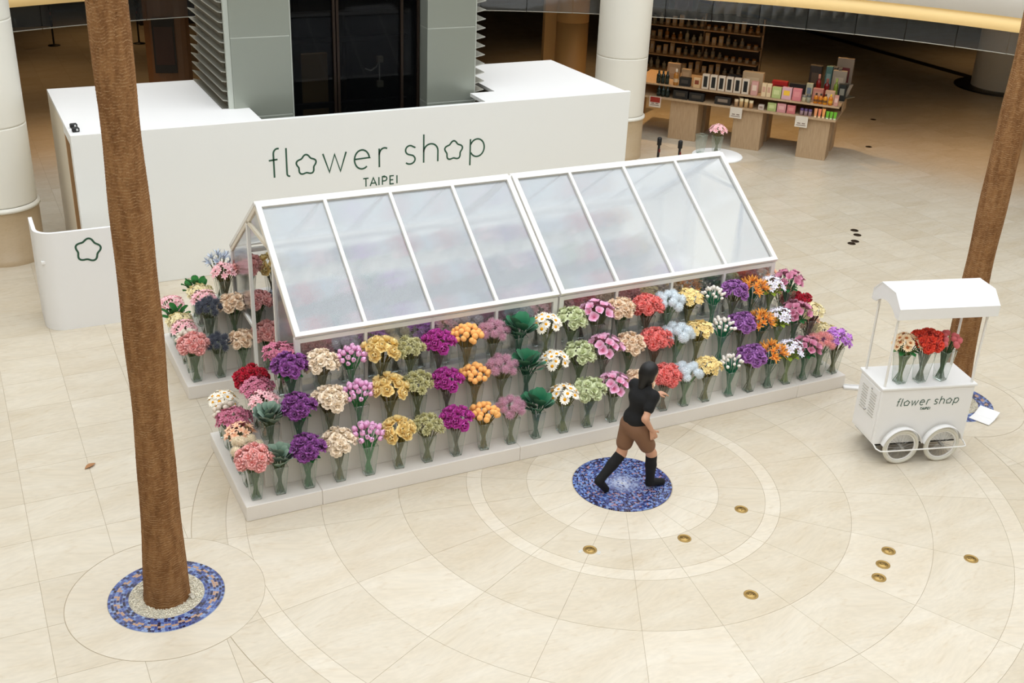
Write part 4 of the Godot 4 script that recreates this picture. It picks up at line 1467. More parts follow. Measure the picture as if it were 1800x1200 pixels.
func bouquet(kind: String) -> Node3D:
	if protos.has(kind): return protos[kind].duplicate()
	var K: Array = KINDS[kind]
	var g := RandomNumberGenerator.new()
	g.seed = hash(kind) + 7
	var root := Node3D.new()
	part(root, "vase_body", vase_mesh(), M.vase)
	part(root, "vase_foot", vase_foot(), M.vase_base)
	part(root, "vase_rim", vase_rim(), M.vase_base)
	var n: int = K[3]
	var S: float = K[5]
	var flat: bool = K[0] in ["plate", "lotus"]
	var sc := S
	var hs := {"carnation": 1.2, "ruffle": 1.15, "peony": 1.15, "rose": 1.15, "tulip": 1.3, "calla": 1.05, "daisy": 1.1, "lily": 1.05, "star": 1.15, "small": 1.25, "sprig": 1.15, "pom": 1.0, "bud": 1.15, "allium": 1.08, "fluff": 1.05, "thistle": 1.1, "plate": 0.92, "lotus": 1.1}
	var heads := []
	for i in n:
		var t := (i + 0.5) / n
		var al := acos(1.0 - t * (1.0 - cos(deg_to_rad(92.0))))
		var ph := i * 2.399963 + g.randf_range(-0.25, 0.25)
		var d := Vector3(sin(al) * cos(ph), cos(al), sin(al) * sin(ph))
		var p := Vector3(0, 0.455, 0) + d * Vector3(0.150, 0.108, 0.150) * S * g.randf_range(0.9, 1.08)
		var axis := (d + Vector3(0, 0.45, 0)).normalized()
		if flat:
			p = Vector3(0, 0.43, 0) + d * Vector3(0.125, 0.09, 0.125)
			axis = (d * Vector3(1, 0.5, 1) + Vector3(0, 0.75, 0)).normalized()
		var xf := along(Vector3.ZERO, axis, Vector3(0.31, 0.2, 0.93))
		var bs := xf.basis * Basis(Vector3.RIGHT, PI / 2) * Basis(Vector3.UP, g.randf() * TAU)
		if flat:
			# face the leaf outwards
			var out := Vector3(d.x, 0, d.z).normalized() if Vector2(d.x, d.z).length() > 0.05 else Vector3.RIGHT
			bs = Basis(Vector3.UP, -atan2(out.z, out.x) + g.randf_range(-0.9, 0.9)) * Basis(Vector3(0, 0, 1), -al * (0.28 if K[0] == "plate" else 0.42))
		var k: float = 1.03 * hs[K[0]] * g.randf_range(0.9, 1.1) * (S if not flat else 1.0)
		part(root, "flower" if not flat else "leaf", head_mesh(kind), M.plush, Transform3D(bs.scaled_local(Vector3(k, k, k)), p))
		heads.append(p - axis * 0.012)
	if K[6]:
		var lc: Color = c8(52, 126, 66).srgb_to_linear() if kind != "star" else c8(164, 188, 66).srgb_to_linear()
		if not mesh_cache.has("leaf_" + kind):
			var ls := tool()
			petal(ls, 0.0, 0.0, 0.0, 70, 45, 0.085, 0.03, 0.25, 0.0, lc, lc * 1.25, 4, 3, 0.5)
			mesh_cache["leaf_" + kind] = done(ls)
		for i in 7:
			var a := i * TAU / 7.0 + g.randf() * 0.4
			part(root, "leaf", mesh_cache["leaf_" + kind], M.plush, Transform3D(Basis(Vector3.UP, a), Vector3(cos(a) * 0.055, 0.375, -sin(a) * 0.055)))
	var st := tool()
	var sc1: Color = K[4].srgb_to_linear()
	for i in max(26, n):
		var p: Vector3 = heads[i % heads.size()]
		var neck := Vector3(p.x * 0.5 + g.randf_range(-0.012, 0.012), 0.35, p.z * 0.5 + g.randf_range(-0.012, 0.012))
		neck.x = clamp(neck.x, -0.07, 0.07)
		neck.z = clamp(neck.z, -0.07, 0.07)
		var foot := Vector3(-p.x, 0, -p.z) * 0.26 + Vector3(g.randf_range(-0.03, 0.03), 0.024, g.randf_range(-0.03, 0.03))
		foot.x = clamp(foot.x, -0.042, 0.042)
		foot.z = clamp(foot.z, -0.042, 0.042)
		var c := sc1 * g.randf_range(0.75, 1.2)
		c.a = 1.0
		st.set_color(c)
		add_tube(st, [foot, foot.lerp(neck, 0.45) * Vector3(0.9, 1, 0.9), neck, p], 0.005, 5, false, false)
	var so := part(root, "stems", done(st), M.stem)
	so.set_meta("kind", "stuff")
	protos[kind] = root
	return root.duplicate()

const ORD := ["first", "second", "third", "fourth", "fifth", "sixth", "seventh", "eighth", "ninth", "tenth", "eleventh", "twelfth", "thirteenth", "fourteenth", "fifteenth", "sixteenth", "seventeenth", "eighteenth", "nineteenth", "twentieth", "twenty-first", "twenty-second", "twenty-third", "twenty-fourth", "twenty-fifth"]

func put_vase(kind: String, at: Vector3, where: String, group: String, size := 1.0) -> void:
	var o := bouquet(kind)
	o.name = numbered("flower_vase")
	add_child(o)
	o.position = at
	o.rotation.y = rng.randf_range(-0.16, 0.16) + (rng.randi() % 4) * PI / 2
	var s := size * rng.randf_range(0.96, 1.05)
	o.scale = Vector3(s, s, s)
	tag(o, "%s in glass vase, %s" % [KINDS[kind][7], where], "vase", group)

func build_flowers() -> void:
	var xs := [0.14, 0.40, 0.71, 1.055, 1.385, 1.735, 2.07, 2.42, 2.765, 3.105, 3.43, 3.79, 4.12, 4.46, 4.81, 5.185, 5.50, 5.81, 6.18, 6.49, 6.79, 7.08, 7.36, 7.61, 7.86]
	var ks := ["pink", "plates", "purple", "cream", "tulip", "yellow", "olive", "magenta", "orange", "mauve", "green", "daisy", "pale_green", "lilac", "peach", "coral", "sky", "gold", "bud", "violet", "flame", "star", "rose_calla", "pink_fuzz", "orchid"]
	var rows := ["lowest", "middle", "top"]
	for t in 3:
		var n := 0
		for i in xs.size():
			if i < t or i > 24 - t: continue
			if t == 2 and i > 22: continue
			var k: String = ks[i]
			if t == 1 and i == 23: k = "pale_yellow"
			put_vase(k, Vector3(xs[i], TIER_Y[t], -0.135 - STEP * t + (0.035 if t == 2 else 0.0)), "%s from left, near stand's %s step" % [ORD[n], rows[t]], "vases along the front of the near stand")
			n += 1
	# left end of the near stand
	var ends := [[0, ["beige_fluff", "apricot", "dusky", "white_ball", "daisy"]], [1, ["blush", "dusky", "red"]], [2, ["dusky"]]]
	for e in ends:
		for i in e[1].size():
			put_vase(e[1][i], Vector3(0.14 + STEP * e[0], TIER_Y[e[0]], -0.135 - STEP * e[0] - 0.275 * (i + 1)), "%s behind near stand's left corner, %s step" % [ORD[i], rows[e[0]]], "vases on the left end of the near stand")
	# right end of the near stand
	for e in [[0, ["pale_yellow", "apricot"]], [1, ["red", "apricot"]], [2, ["apricot"]]]:
		for i in e[1].size():
			put_vase(e[1][i], Vector3(7.86 - STEP * e[0] - (0.10 if e[0] == 2 else 0.0), TIER_Y[e[0]], -0.135 - STEP * e[0] - 0.275 * (i + 1)), "%s behind near stand's right corner, %s step" % [ORD[i], rows[e[0]]], "vases on the right end of the near stand")
	# just inside the front glazing
	var inner := ["pink", "white_fluff", "orchid", "beige_fluff", "orchid", "blush", "white_fluff", "mauve", "sky", "blush", "pink", "coral", "peach", "pink", "gold", "peach", "flame", "leafy", "pale_green", "scarlet"]
	for i in inner.size():
		put_vase(inner[i], Vector3(1.12 + 0.305 * i, TIER_Y[2], -1.03), "%s from left behind front glazing" % ORD[i], "vases inside the greenhouse behind the front glazing")
	# far stand, the side towards the aisle
	var far := [
		["pink", "navy", "peach", "pink", "sky", "coral", "plates", "blush", "blue_star", "orchid", "white_fluff", "pink", "sky", "navy", "dusky", "blush", "violet", "pale_green", "sky", "coral", "pink", "blue_star", "peach", "orchid"],
		["navy", "peach", "pink", "blue_star", "coral", "sky", "blush", "green", "orchid", "white_fluff", "pink", "sky", "dusky", "navy", "blush", "violet", "sky", "pale_green", "coral", "blue_star", "pink", "yellow"],
		["blush", "pink", "yellow", "sky", "blush", "navy", "orchid", "white_fluff", "coral", "sky", "pink", "blue_star", "blush", "violet", "dusky", "sky", "white_fluff", "coral", "pink", "flame"]]
	for t in 3:
		for i in far[t].size():
			put_vase(far[t][i], Vector3(0.14 + 0.28 * t + 0.30 * i + (0.02 if i > 2 else 0.0), TIER_Y[t], -2.985 - STEP * t), "%s from left, far stand's %s step" % [ORD[i], rows[t]], "vases along the aisle side of the far stand")
	for e in [[0, ["white_ball", "blush", "pale_yellow", "leafy", "blush"]], [1, ["blush", "pale_yellow", "leafy"]], [2, ["blue_star"]]]:
		for i in e[1].size():
			put_vase(e[1][i], Vector3(0.14 + STEP * e[0], TIER_Y[e[0]], -2.985 - STEP * e[0] - 0.275 * (i + 1)), "%s behind far stand's left corner, %s step" % [ORD[i], rows[e[0]]], "vases on the left end of the far stand")
	# three on the cart
	var b := Basis(Vector3.UP, -0.272)
	var cart := Vector3(6.956, 0.98, 1.618)
	var cl := ["nearest the left canopy posts on the cart", "in the middle of the cart", "furthest right on the cart"]
	for i in 3:
		put_vase(["tan", "scarlet", "rose_pom"][i], cart + b * Vector3([0.27, 0.53, 0.80][i], 0, [-0.14, -0.15, -0.16][i]), cl[i], "vases on the flower cart", 1.03)
	for k in protos: protos[k].free()
	protos.clear()

# ---------------------------------------------------------------- shop under the low ceiling
func bottle_mesh(w: float, h: float, neck: float) -> ArrayMesh:
	var key := "bottle%.3f,%.3f,%.3f" % [w, h, neck]
	if not mesh_cache.has(key):
		var r := w / 2.0
		mesh_cache[key] = lathe_mesh([Vector2(0, 0), Vector2(r * 0.92, 0), Vector2(r, 0.008), Vector2(r, h * 0.62), Vector2(r * 0.9, h * 0.70), Vector2(neck, h * 0.78), Vector2(neck, h * 0.84)], 12)
	return mesh_cache[key]

func cap_mesh(r: float, y0: float, y1: float) -> ArrayMesh:
	var key := "cap%.3f,%.3f,%.3f" % [r, y0, y1]
	if not mesh_cache.has(key):
		mesh_cache[key] = lathe_mesh([Vector2(r, y0), Vector2(r, y1 - 0.004), Vector2(r * 0.8, y1), Vector2(0, y1)], 12)
	return mesh_cache[key]

func product(kind: String, label: String, xf: Transform3D, size: Vector3, main: Color, second: Color, group: String) -> void:
	var cat := {"box": "box", "bottle": "bottle", "tube": "tube", "jar": "jar", "window": "box"}
	var names := {"box": "product_box", "bottle": "product_bottle", "tube": "product_tube", "jar": "product_jar", "window": "gift_box"}
	var o := thing(names[kind], label, cat[kind], Vector3.ZERO, 0.0, group)
	o.transform = xf
	match kind:
		"box":
			part(o, "carton", box_mesh(size, 0.005), mat(main, 0.5), Transform3D(Basis(), Vector3(0, size.y / 2, 0)))
			part(o, "label", box_mesh(Vector3(size.x * 0.62, size.y * 0.4, 0.002), 0.0005), mat(second, 0.5), Transform3D(Basis(), Vector3(0, size.y * 0.55, size.z / 2 + 0.001)))
		"window":
			part(o, "carton", box_mesh(size, 0.005), mat(main, 0.5), Transform3D(Basis(), Vector3(0, size.y / 2, 0)))
			part(o, "window", box_mesh(Vector3(size.x * 0.55, size.y * 0.72, 0.003), 0.0005), mat(second, 0.3), Transform3D(Basis(), Vector3(0, size.y * 0.5, size.z / 2 + 0.0015)))
		"bottle":
			part(o, "bottle", bottle_mesh(size.x, size.y, size.x * 0.2), mat(main, 0.25))
			part(o, "cap", cap_mesh(size.x * 0.24, size.y * 0.82, size.y), mat(second, 0.4))
			part(o, "label", lathe_mesh([Vector2(size.x / 2 + 0.001, size.y * 0.2), Vector2(size.x / 2 + 0.001, size.y * 0.42)], 12), mat(second.lerp(main, 0.35), 0.5))
		"jar":
			part(o, "jar", lathe_mesh([Vector2(0, 0), Vector2(size.x / 2, 0), Vector2(size.x / 2, size.y * 0.68)], 14), mat(main, 0.3))
			part(o, "lid", cap_mesh(size.x * 0.52, size.y * 0.68, size.y), mat(second, 0.4))
		"tube":
			var st := tool()
			st.set_smooth_group(1)
			var lo := []
			var hi := []
			for k in 12:
				var a := TAU * k / 12.0
				lo.append(Vector3(cos(a) * size.x * 0.36, size.y * 0.16, sin(a) * size.x * 0.36))
				hi.append(Vector3(cos(a) * size.x * 0.5, size.y, sin(a) * 0.004))
			for k in 12: quad(st, lo[(k + 1) % 12], lo[k], hi[k], hi[(k + 1) % 12])
			part(o, "tube", done(st), mat(main, 0.4))
			part(o, "cap", cap_mesh(size.x * 0.38, 0.0, size.y * 0.17), mat(second, 0.4))

func build_shop() -> void:
	# long wooden product table, front edge running away to the left
	var E := Vector3(14.92, 0, -8.42)
	var u := Vector3(-0.652, 0, -0.758)
	var w := Vector3(0.758, 0, -0.652)
	var turn := atan2(-u.z, u.x) + PI
	var B := Basis(-u, Vector3.UP, -w)
	var origin := Transform3D(B, E)        # local x: to the right end, z: towards the viewer
	var t := thing("product_table", "long two level wooden product table full of cosmetics", "table")
	t.transform = origin
	var L := 4.6
	span_box(t, "lower_top", Vector3(-L, 0.885, -1.5), Vector3(0, 0.93, 0), M.wood, 0.004)
	span_box(t, "upper_shelf", Vector3(-L, 1.175, -1.45), Vector3(0.02, 1.21, -0.05), M.wood, 0.004)
	for x in [-0.35, -2.2, -3.9]:
		span_box(t, "shelf_support", Vector3(x - 0.02, 0.93, -1.4), Vector3(x + 0.02, 1.175, -0.35), M.wood, 0.002)
	for x in [-0.44, -1.90, -3.36]:
		span_box(t, "leg_panel", Vector3(x - 0.32, 0, -0.62), Vector3(x + 0.32, 0.885, -0.10), M.wood, 0.004)
		span_box(t, "leg_panel", Vector3(x - 0.32, 0, -1.4), Vector3(x + 0.32, 0.885, -0.95), M.wood, 0.004)
	span_box(t, "end_panel", Vector3(-0.03, 0.93, -1.45), Vector3(0.0, 1.175, -0.9), M.wood, 0.004)
	# price cards on the front edge
	var cards := [[-4.02, "printed card with a red picture hung at the table's left end"], [-2.16, "white price card hung at the middle of the table edge"], [-0.72, "white price card hung near the table's right end"]]
	for i in 3:
		var c := thing("price_card", cards[i][1], "sign")
		c.transform = origin * Transform3D(Basis(), Vector3(cards[i][0], 0.69, 0.012))
		part(c, "card", box_mesh(Vector3(0.27, 0.24, 0.006), 0.001), mat(Color(0.86, 0.82, 0.76), 0.5), Transform3D(Basis(), Vector3(0, 0.12, 0)))
		if i == 0: part(c, "picture", box_mesh(Vector3(0.23, 0.12, 0.002), 0.0004), mat(Color(0.62, 0.18, 0.13), 0.5), Transform3D(Basis(), Vector3(0, 0.17, 0.0035)))
		part(c, "rule", box_mesh(Vector3(0.20, 0.012, 0.002), 0.0004), mat(Color(0.35, 0.22, 0.18), 0.5), Transform3D(Basis(), Vector3(0, 0.045, 0.0035)))
		for k in 2: part(c, "print_line", box_mesh(Vector3(0.07, 0.022, 0.002), 0.0004), mat(Color(0.5, 0.42, 0.37), 0.5), Transform3D(Basis(), Vector3(-0.05 + 0.1 * k, 0.085, 0.0035)))
	# what stands on it: shelf, pixel-free place along the edge (metres from the right end), depth, kind, size, colours
	var G := Color(0.06, 0.12, 0.09)
	var up := [
		["bottle", 4.03, 0.10, Vector3(0.095, 0.28, 0.095), G, Color(0.10, 0.16, 0.13), "dark green bottle"], ["bottle", 3.93, 0.10, Vector3(0.095, 0.28, 0.095), G, Color(0.10, 0.16, 0.13), "dark green bottle"], ["bottle", 3.83, 0.10, Vector3(0.095, 0.28, 0.095), G, Color(0.10, 0.16, 0.13), "dark green bottle"],
		["bottle", 3.63, 0.10, Vector3(0.11, 0.36, 0.11), Color(0.68, 0.45, 0.18), Color(0.85, 0.8, 0.72), "amber bottle"], ["box", 3.42, 0.14, Vector3(0.26, 0.19, 0.12), Color(0.06, 0.06, 0.06), Color(0.22, 0.2, 0.18), "black box"], ["box", 3.14, 0.09, Vector3(0.15, 0.23, 0.05), Color(0.82, 0.68, 0.50), Color(0.50, 0.22, 0.12), "orange printed card box"],
		["window", 2.95, 0.12, Vector3(0.155, 0.33, 0.09), Color(0.84, 0.78, 0.70), Color(0.05, 0.05, 0.05), "tall white box with black window"], ["window", 2.77, 0.12, Vector3(0.155, 0.33, 0.09), Color(0.84, 0.78, 0.70), Color(0.05, 0.05, 0.05), "tall white box with black window"], ["window", 2.59, 0.12, Vector3(0.155, 0.33, 0.09), Color(0.84, 0.78, 0.70), Color(0.05, 0.05, 0.05), "tall white box with black window"], ["window", 2.41, 0.12, Vector3(0.155, 0.33, 0.09), Color(0.84, 0.78, 0.70), Color(0.05, 0.05, 0.05), "tall white box with black window"], ["window", 2.23, 0.12, Vector3(0.155, 0.33, 0.09), Color(0.84, 0.78, 0.70), Color(0.05, 0.05, 0.05), "tall white box with black window"], ["window", 2.05, 0.12, Vector3(0.155, 0.33, 0.09), Color(0.84, 0.78, 0.70), Color(0.05, 0.05, 0.05), "tall white box with black window"],
		["box", 1.85, 0.12, Vector3(0.15, 0.30, 0.10), Color(0.80, 0.60, 0.56), Color(0.88, 0.78, 0.70), "dusty pink box"], ["box", 1.64, 0.12, Vector3(0.10, 0.29, 0.09), Color(0.88, 0.78, 0.62), Color(0.80, 0.62, 0.52), "slim cream box"], ["box", 1.53, 0.12, Vector3(0.10, 0.29, 0.09), Color(0.88, 0.78, 0.62), Color(0.80, 0.62, 0.52), "slim cream box"], ["box", 1.36, 0.12, Vector3(0.20, 0.24, 0.10), Color(0.70, 0.74, 0.48), Color(0.80, 0.82, 0.58), "light green box"], ["box", 1.14, 0.12, Vector3(0.21, 0.26, 0.10), Color(0.84, 0.66, 0.68), Color(0.95, 0.75, 0.22), "pink box with a yellow flower print"], ["box", 0.92, 0.12, Vector3(0.19, 0.26, 0.10), Color(0.82, 0.48, 0.50), Color(0.86, 0.55, 0.55), "rose pink box"],
		["jar", 0.76, 0.10, Vector3(0.09, 0.15, 0.09), Color(0.75, 0.72, 0.60), Color(0.45, 0.42, 0.38), "small cream jar"], ["jar", 0.66, 0.10, Vector3(0.09, 0.17, 0.09), Color(0.62, 0.62, 0.55), Color(0.30, 0.30, 0.28), "small grey jar"], ["bottle", 0.51, 0.10, Vector3(0.09, 0.22, 0.09), Color(0.80, 0.47, 0.08), Color(0.20, 0.12, 0.05), "orange pump bottle"], ["bottle", 0.41, 0.10, Vector3(0.09, 0.22, 0.09), Color(0.80, 0.47, 0.08), Color(0.20, 0.12, 0.05), "orange pump bottle"], ["bottle", 0.31, 0.10, Vector3(0.09, 0.22, 0.09), Color(0.84, 0.55, 0.10), Color(0.20, 0.12, 0.05), "orange pump bottle"], ["bottle", 0.20, 0.10, Vector3(0.09, 0.23, 0.09), Color(0.80, 0.47, 0.08), Color(0.90, 0.72, 0.15), "orange pump bottle with yellow cap"], ["box", 0.08, 0.12, Vector3(0.09, 0.22, 0.09), Color(0.78, 0.56, 0.50), Color(0.85, 0.72, 0.66), "narrow pink box"]]
	var low := [
		["bottle", 3.98, 0.10, Vector3(0.095, 0.24, 0.095), G, Color(0.10, 0.16, 0.13), "dark green bottle"], ["bottle", 3.88, 0.10, Vector3(0.095, 0.24, 0.095), G, Color(0.10, 0.16, 0.13), "dark green bottle"], ["bottle", 3.78, 0.10, Vector3(0.095, 0.24, 0.095), G, Color(0.10, 0.16, 0.13), "dark green bottle"],
		["box", 3.47, 0.12, Vector3(0.34, 0.19, 0.14), Color(0.07, 0.065, 0.06), Color(0.25, 0.22, 0.18), "wide black box"], ["box", 3.10, 0.12, Vector3(0.34, 0.18, 0.14), Color(0.07, 0.065, 0.06), Color(0.25, 0.22, 0.18), "wide black box"], ["box", 2.50, 0.12, Vector3(0.36, 0.17, 0.14), Color(0.12, 0.09, 0.07), Color(0.5, 0.44, 0.38), "brown gift box"], ["jar", 2.20, 0.10, Vector3(0.09, 0.16, 0.09), Color(0.72, 0.58, 0.44), Color(0.85, 0.75, 0.6), "tan jar"], ["jar", 2.09, 0.10, Vector3(0.09, 0.19, 0.09), Color(0.80, 0.66, 0.46), Color(0.88, 0.80, 0.62), "honey jar"], ["jar", 1.98, 0.10, Vector3(0.09, 0.19, 0.09), Color(0.80, 0.66, 0.46), Color(0.88, 0.80, 0.62), "honey jar"], ["jar", 1.87, 0.10, Vector3(0.09, 0.17, 0.09), Color(0.78, 0.60, 0.42), Color(0.86, 0.78, 0.62), "honey jar"], ["box", 1.64, 0.10, Vector3(0.12, 0.11, 0.10), Color(0.80, 0.74, 0.68), Color(0.6, 0.5, 0.45), "small white carton"],
		["box", 1.41, 0.12, Vector3(0.19, 0.18, 0.10), Color(0.66, 0.70, 0.44), Color(0.78, 0.80, 0.56), "light green box"], ["box", 1.20, 0.12, Vector3(0.19, 0.19, 0.10), Color(0.80, 0.56, 0.56), Color(0.86, 0.66, 0.64), "pale pink box"], ["box", 0.99, 0.12, Vector3(0.18, 0.18, 0.10), Color(0.78, 0.44, 0.44), Color(0.84, 0.54, 0.52), "rose pink box"], ["jar", 0.76, 0.10, Vector3(0.075, 0.15, 0.075), Color(0.66, 0.55, 0.58), Color(0.34, 0.25, 0.42), "jar with purple lid"], ["jar", 0.67, 0.10, Vector3(0.075, 0.15, 0.075), Color(0.66, 0.55, 0.58), Color(0.34, 0.25, 0.42), "jar with purple lid"], ["jar", 0.58, 0.10, Vector3(0.075, 0.15, 0.075), Color(0.66, 0.55, 0.58), Color(0.34, 0.25, 0.42), "jar with purple lid"],
		["tube", 0.46, 0.08, Vector3(0.075, 0.19, 0.05), Color(0.90, 0.60, 0.40), Color(0.93, 0.80, 0.62), "orange tube"], ["tube", 0.375, 0.08, Vector3(0.075, 0.19, 0.05), Color(0.90, 0.52, 0.38), Color(0.93, 0.80, 0.62), "orange tube"], ["tube", 0.29, 0.08, Vector3(0.075, 0.20, 0.05), Color(0.92, 0.62, 0.34), Color(0.93, 0.80, 0.62), "orange tube"], ["tube", 0.205, 0.08, Vector3(0.075, 0.16, 0.05), Color(0.42, 0.70, 0.18), Color(0.85, 0.88, 0.72), "bright green tube"], ["tube", 0.125, 0.08, Vector3(0.075, 0.16, 0.05), Color(0.42, 0.70, 0.18), Color(0.85, 0.88, 0.72), "bright green tube"], ["tube", 0.045, 0.08, Vector3(0.075, 0.16, 0.05), Color(0.42, 0.70, 0.18), Color(0.85, 0.88, 0.72), "bright green tube"]]
	for e in [[up, 1.21, 0.05, "product table's upper shelf"], [low, 0.93, 0.0, "product table's lower shelf"]]:
		var n := 0
		for p in e[0]:
			product(p[0], "%s, %s from left on the %s" % [p[6], ORD[n], e[3]], origin * Transform3D(Basis(), Vector3(-p[1], e[1], -p[2] - e[2])), p[3], p[4], p[5], "goods on the " + e[3])
			n += 1
	var back := [["box", 3.85, 0.75, Vector3(0.30, 0.36, 0.10), Color(0.66, 0.55, 0.42), Color(0.72, 0.62, 0.5), "beige gift bag"], ["box", 3.55, 0.75, Vector3(0.22, 0.26, 0.10), Color(0.70, 0.60, 0.46), Color(0.76, 0.66, 0.52), "beige carton"], ["box", 2.4, 0.6, Vector3(0.3, 0.30, 0.14), Color(0.08, 0.08, 0.08), Color(0.6, 0.55, 0.5), "black carton"], ["box", 1.98, 0.55, Vector3(0.46, 0.42, 0.16), Color(0.74, 0.64, 0.50), Color(0.80, 0.72, 0.58), "large beige carton"], ["box", 1.36, 0.45, Vector3(0.34, 0.32, 0.14), Color(0.66, 0.07, 0.06), Color(0.45, 0.04, 0.04), "red carton"], ["box", 0.98, 0.5, Vector3(0.34, 0.30, 0.14), Color(0.05, 0.045, 0.045), Color(0.35, 0.3, 0.28), "black carton"], ["box", 0.72, 0.48, Vector3(0.14, 0.34, 0.10), Color(0.70, 0.68, 0.56), Color(0.45, 0.5, 0.55), "pale carton"], ["box", 0.52, 0.45, Vector3(0.22, 0.26, 0.10), Color(0.76, 0.50, 0.44), Color(0.8, 0.6, 0.5), "salmon carton"], ["box", 0.26, 0.42, Vector3(0.20, 0.25, 0.10), Color(0.80, 0.66, 0.54), Color(0.86, 0.76, 0.66), "pale peach carton"], ["bottle", 0.58, 0.75, Vector3(0.11, 0.5, 0.11), Color(0.50, 0.08, 0.08), Color(0.75, 0.5, 0.42), "tall dark red bottle"], ["bottle", 0.40, 0.78, Vector3(0.12, 0.42, 0.12), Color(0.45, 0.06, 0.07), Color(0.55, 0.3, 0.25), "dark red bottle"], ["bottle", 0.20, 0.75, Vector3(0.10, 0.46, 0.10), Color(0.48, 0.56, 0.20), Color(0.60, 0.66, 0.30), "olive bottle"], ["box", 0.05, 0.72, Vector3(0.16, 0.36, 0.12), Color(0.07, 0.10, 0.09), Color(0.5, 0.5, 0.45), "dark carton"], ["box", 0.72, 1.1, Vector3(0.26, 0.62, 0.14), Color(0.16, 0.12, 0.09), Color(0.32, 0.26, 0.2), "tall brown carton"], ["box", 0.44, 1.15, Vector3(0.14, 0.62, 0.10), Color(0.30, 0.46, 0.44), Color(0.5, 0.6, 0.58), "teal carton"], ["box", 0.20, 1.12, Vector3(0.30, 0.56, 0.12), Color(0.62, 0.57, 0.50), Color(0.72, 0.66, 0.58), "wide grey carton"], ["box", 0.14, 1.34, Vector3(0.36, 0.80, 0.10), Color(0.52, 0.46, 0.40), Color(0.40, 0.12, 0.14), "tall grey display carton"]]
	var nb := 0
	for p in back:
		product(p[0], "%s at the back of the product table, %s of that row" % [p[6], ORD[nb]], origin * Transform3D(Basis(), Vector3(-p[1], 1.21, -p[2])), p[3], p[4], p[5], "goods at the back of the product table")
		nb += 1
	# clear leaning leaflet racks at the right end
	for k in 2:
		var r := thing("leaflet_rack", ["clear acrylic rack of pale leaflets at the table's right end", "smaller clear acrylic rack at the back corner of the table"][k], "rack")
		r.transform = origin * Transform3D(Basis(Vector3.UP, -0.5), Vector3(-0.08 - 0.30 * k, 1.21, -1.15 - 0.18 * k))
		part(r, "tray", box_mesh(Vector3(0.34, 0.02, 0.3), 0.004), mat(Color(0.45, 0.42, 0.34), 0.4), Transform3D(Basis(), Vector3(0.05, 0.01 + 0.30 * k, 0)))
		for i in 7:
			part(r, "leaflet", box_mesh(Vector3(0.012, 0.30, 0.12), 0.001), mat(Color(0.60, 0.57, 0.53).lerp(Color(0.36, 0.33, 0.31), (i % 3) / 3.0), 0.5), Transform3D(Basis(Vector3(0, 0, 1), -0.35), Vector3(-0.08 + 0.045 * i, 0.17 + 0.30 * k, 0.08 - 0.03 * (i % 3))))
		part(r, "front_pane", box_mesh(Vector3(0.36, 0.18, 0.004), 0.001), M.glass, Transform3D(Basis(), Vector3(0.05, 0.11 + 0.30 * k, 0.15)))
	# tall shelf further back with rows of bottles
	var s := thing("shelf_unit", "tall dim wooden shelf unit of bottles behind the product table", "shelf")
	var so := Transform3D(B, Vector3(17.0, 0, -13.9))
	s.transform = so
	for y in [0.45, 0.85, 1.22, 1.60]:
		span_box(s, "shelf_board", Vector3(-3.2, y - 0.03, -0.5), Vector3(0, y, 0.12 * (1.6 - y)), M.wood, 0.003)
	for x in [-3.2, -1.6, -0.04]:
		span_box(s, "upright", Vector3(x, 0, -0.5), Vector3(x + 0.04, 1.95, -0.42), M.wood, 0.003)
	span_box(s, "back_board", Vector3(-3.2, 0, -0.54), Vector3(0, 1.95, -0.5), mat(Color(0.20, 0.15, 0.11), 0.6), 0.003)
	var names := ["pale bottle", "cream carton", "grey bottle", "white jar", "beige carton", "amber bottle"]
	var kinds := ["bottle", "box", "bottle", "jar", "box", "bottle"]
	var cols := [Color(0.62, 0.60, 0.52), Color(0.72, 0.62, 0.48), Color(0.45, 0.44, 0.40), Color(0.74, 0.70, 0.64), Color(0.60, 0.50, 0.38), Color(0.55, 0.38, 0.18)]
	for lev in 4:
		var y: float = [0.45, 0.85, 1.22, 1.60][lev]
		for i in 17:
			var q: int = (i / 3 + lev * 2) % 6 if lev > 1 else (i / 6 + lev) % 6
			var sz := Vector3(0.11, 0.20 + 0.05 * ((i + lev) % 3), 0.09)
			if kinds[q] == "jar": sz = Vector3(0.10, 0.13, 0.10)
			product(kinds[q], "%s, %s item from the left on the tall shelf unit's %s board" % [names[q], ORD[i], ["lowest", "second", "third", "top"][lev]], so * Transform3D(Basis(), Vector3(-3.07 + 0.185 * i, y, -0.12)), sz, cols[q], cols[(q + 2) % 6], "goods on the tall shelf unit")
	# posters behind
	var po := thing("poster_stand", "hanging white poster with dark lettering and a black arch print", "poster", Vector3(17.6, 1.3, -16.2), -0.5)
	part(po, "board", box_mesh(Vector3(0.72, 1.9, 0.02), 0.003), mat(Color(0.66, 0.66, 0.62), 0.6), Transform3D(Basis(), Vector3(0, 0.95, 0)))
	part(po, "arch_print", box_mesh(Vector3(0.5, 0.34, 0.003), 0.001), M.black, Transform3D(Basis(), Vector3(0, 0.28, 0.012)))
	for k in 4: part(po, "print_line", box_mesh(Vector3(0.5 - 0.08 * (k % 2), 0.09, 0.003), 0.001), mat(Color(0.15, 0.15, 0.16), 0.6), Transform3D(Basis(), Vector3(0, 0.78 + 0.2 * k, 0.012)))
	var pb := thing("poster_stand", "dark red poster left of the white arch poster", "poster", Vector3(16.6, 1.3, -16.9), -0.5)
	part(pb, "board", box_mesh(Vector3(0.8, 1.7, 0.02), 0.003), mat(Color(0.16, 0.04, 0.055), 0.5), Transform3D(Basis(), Vector3(0, 0.85, 0)))
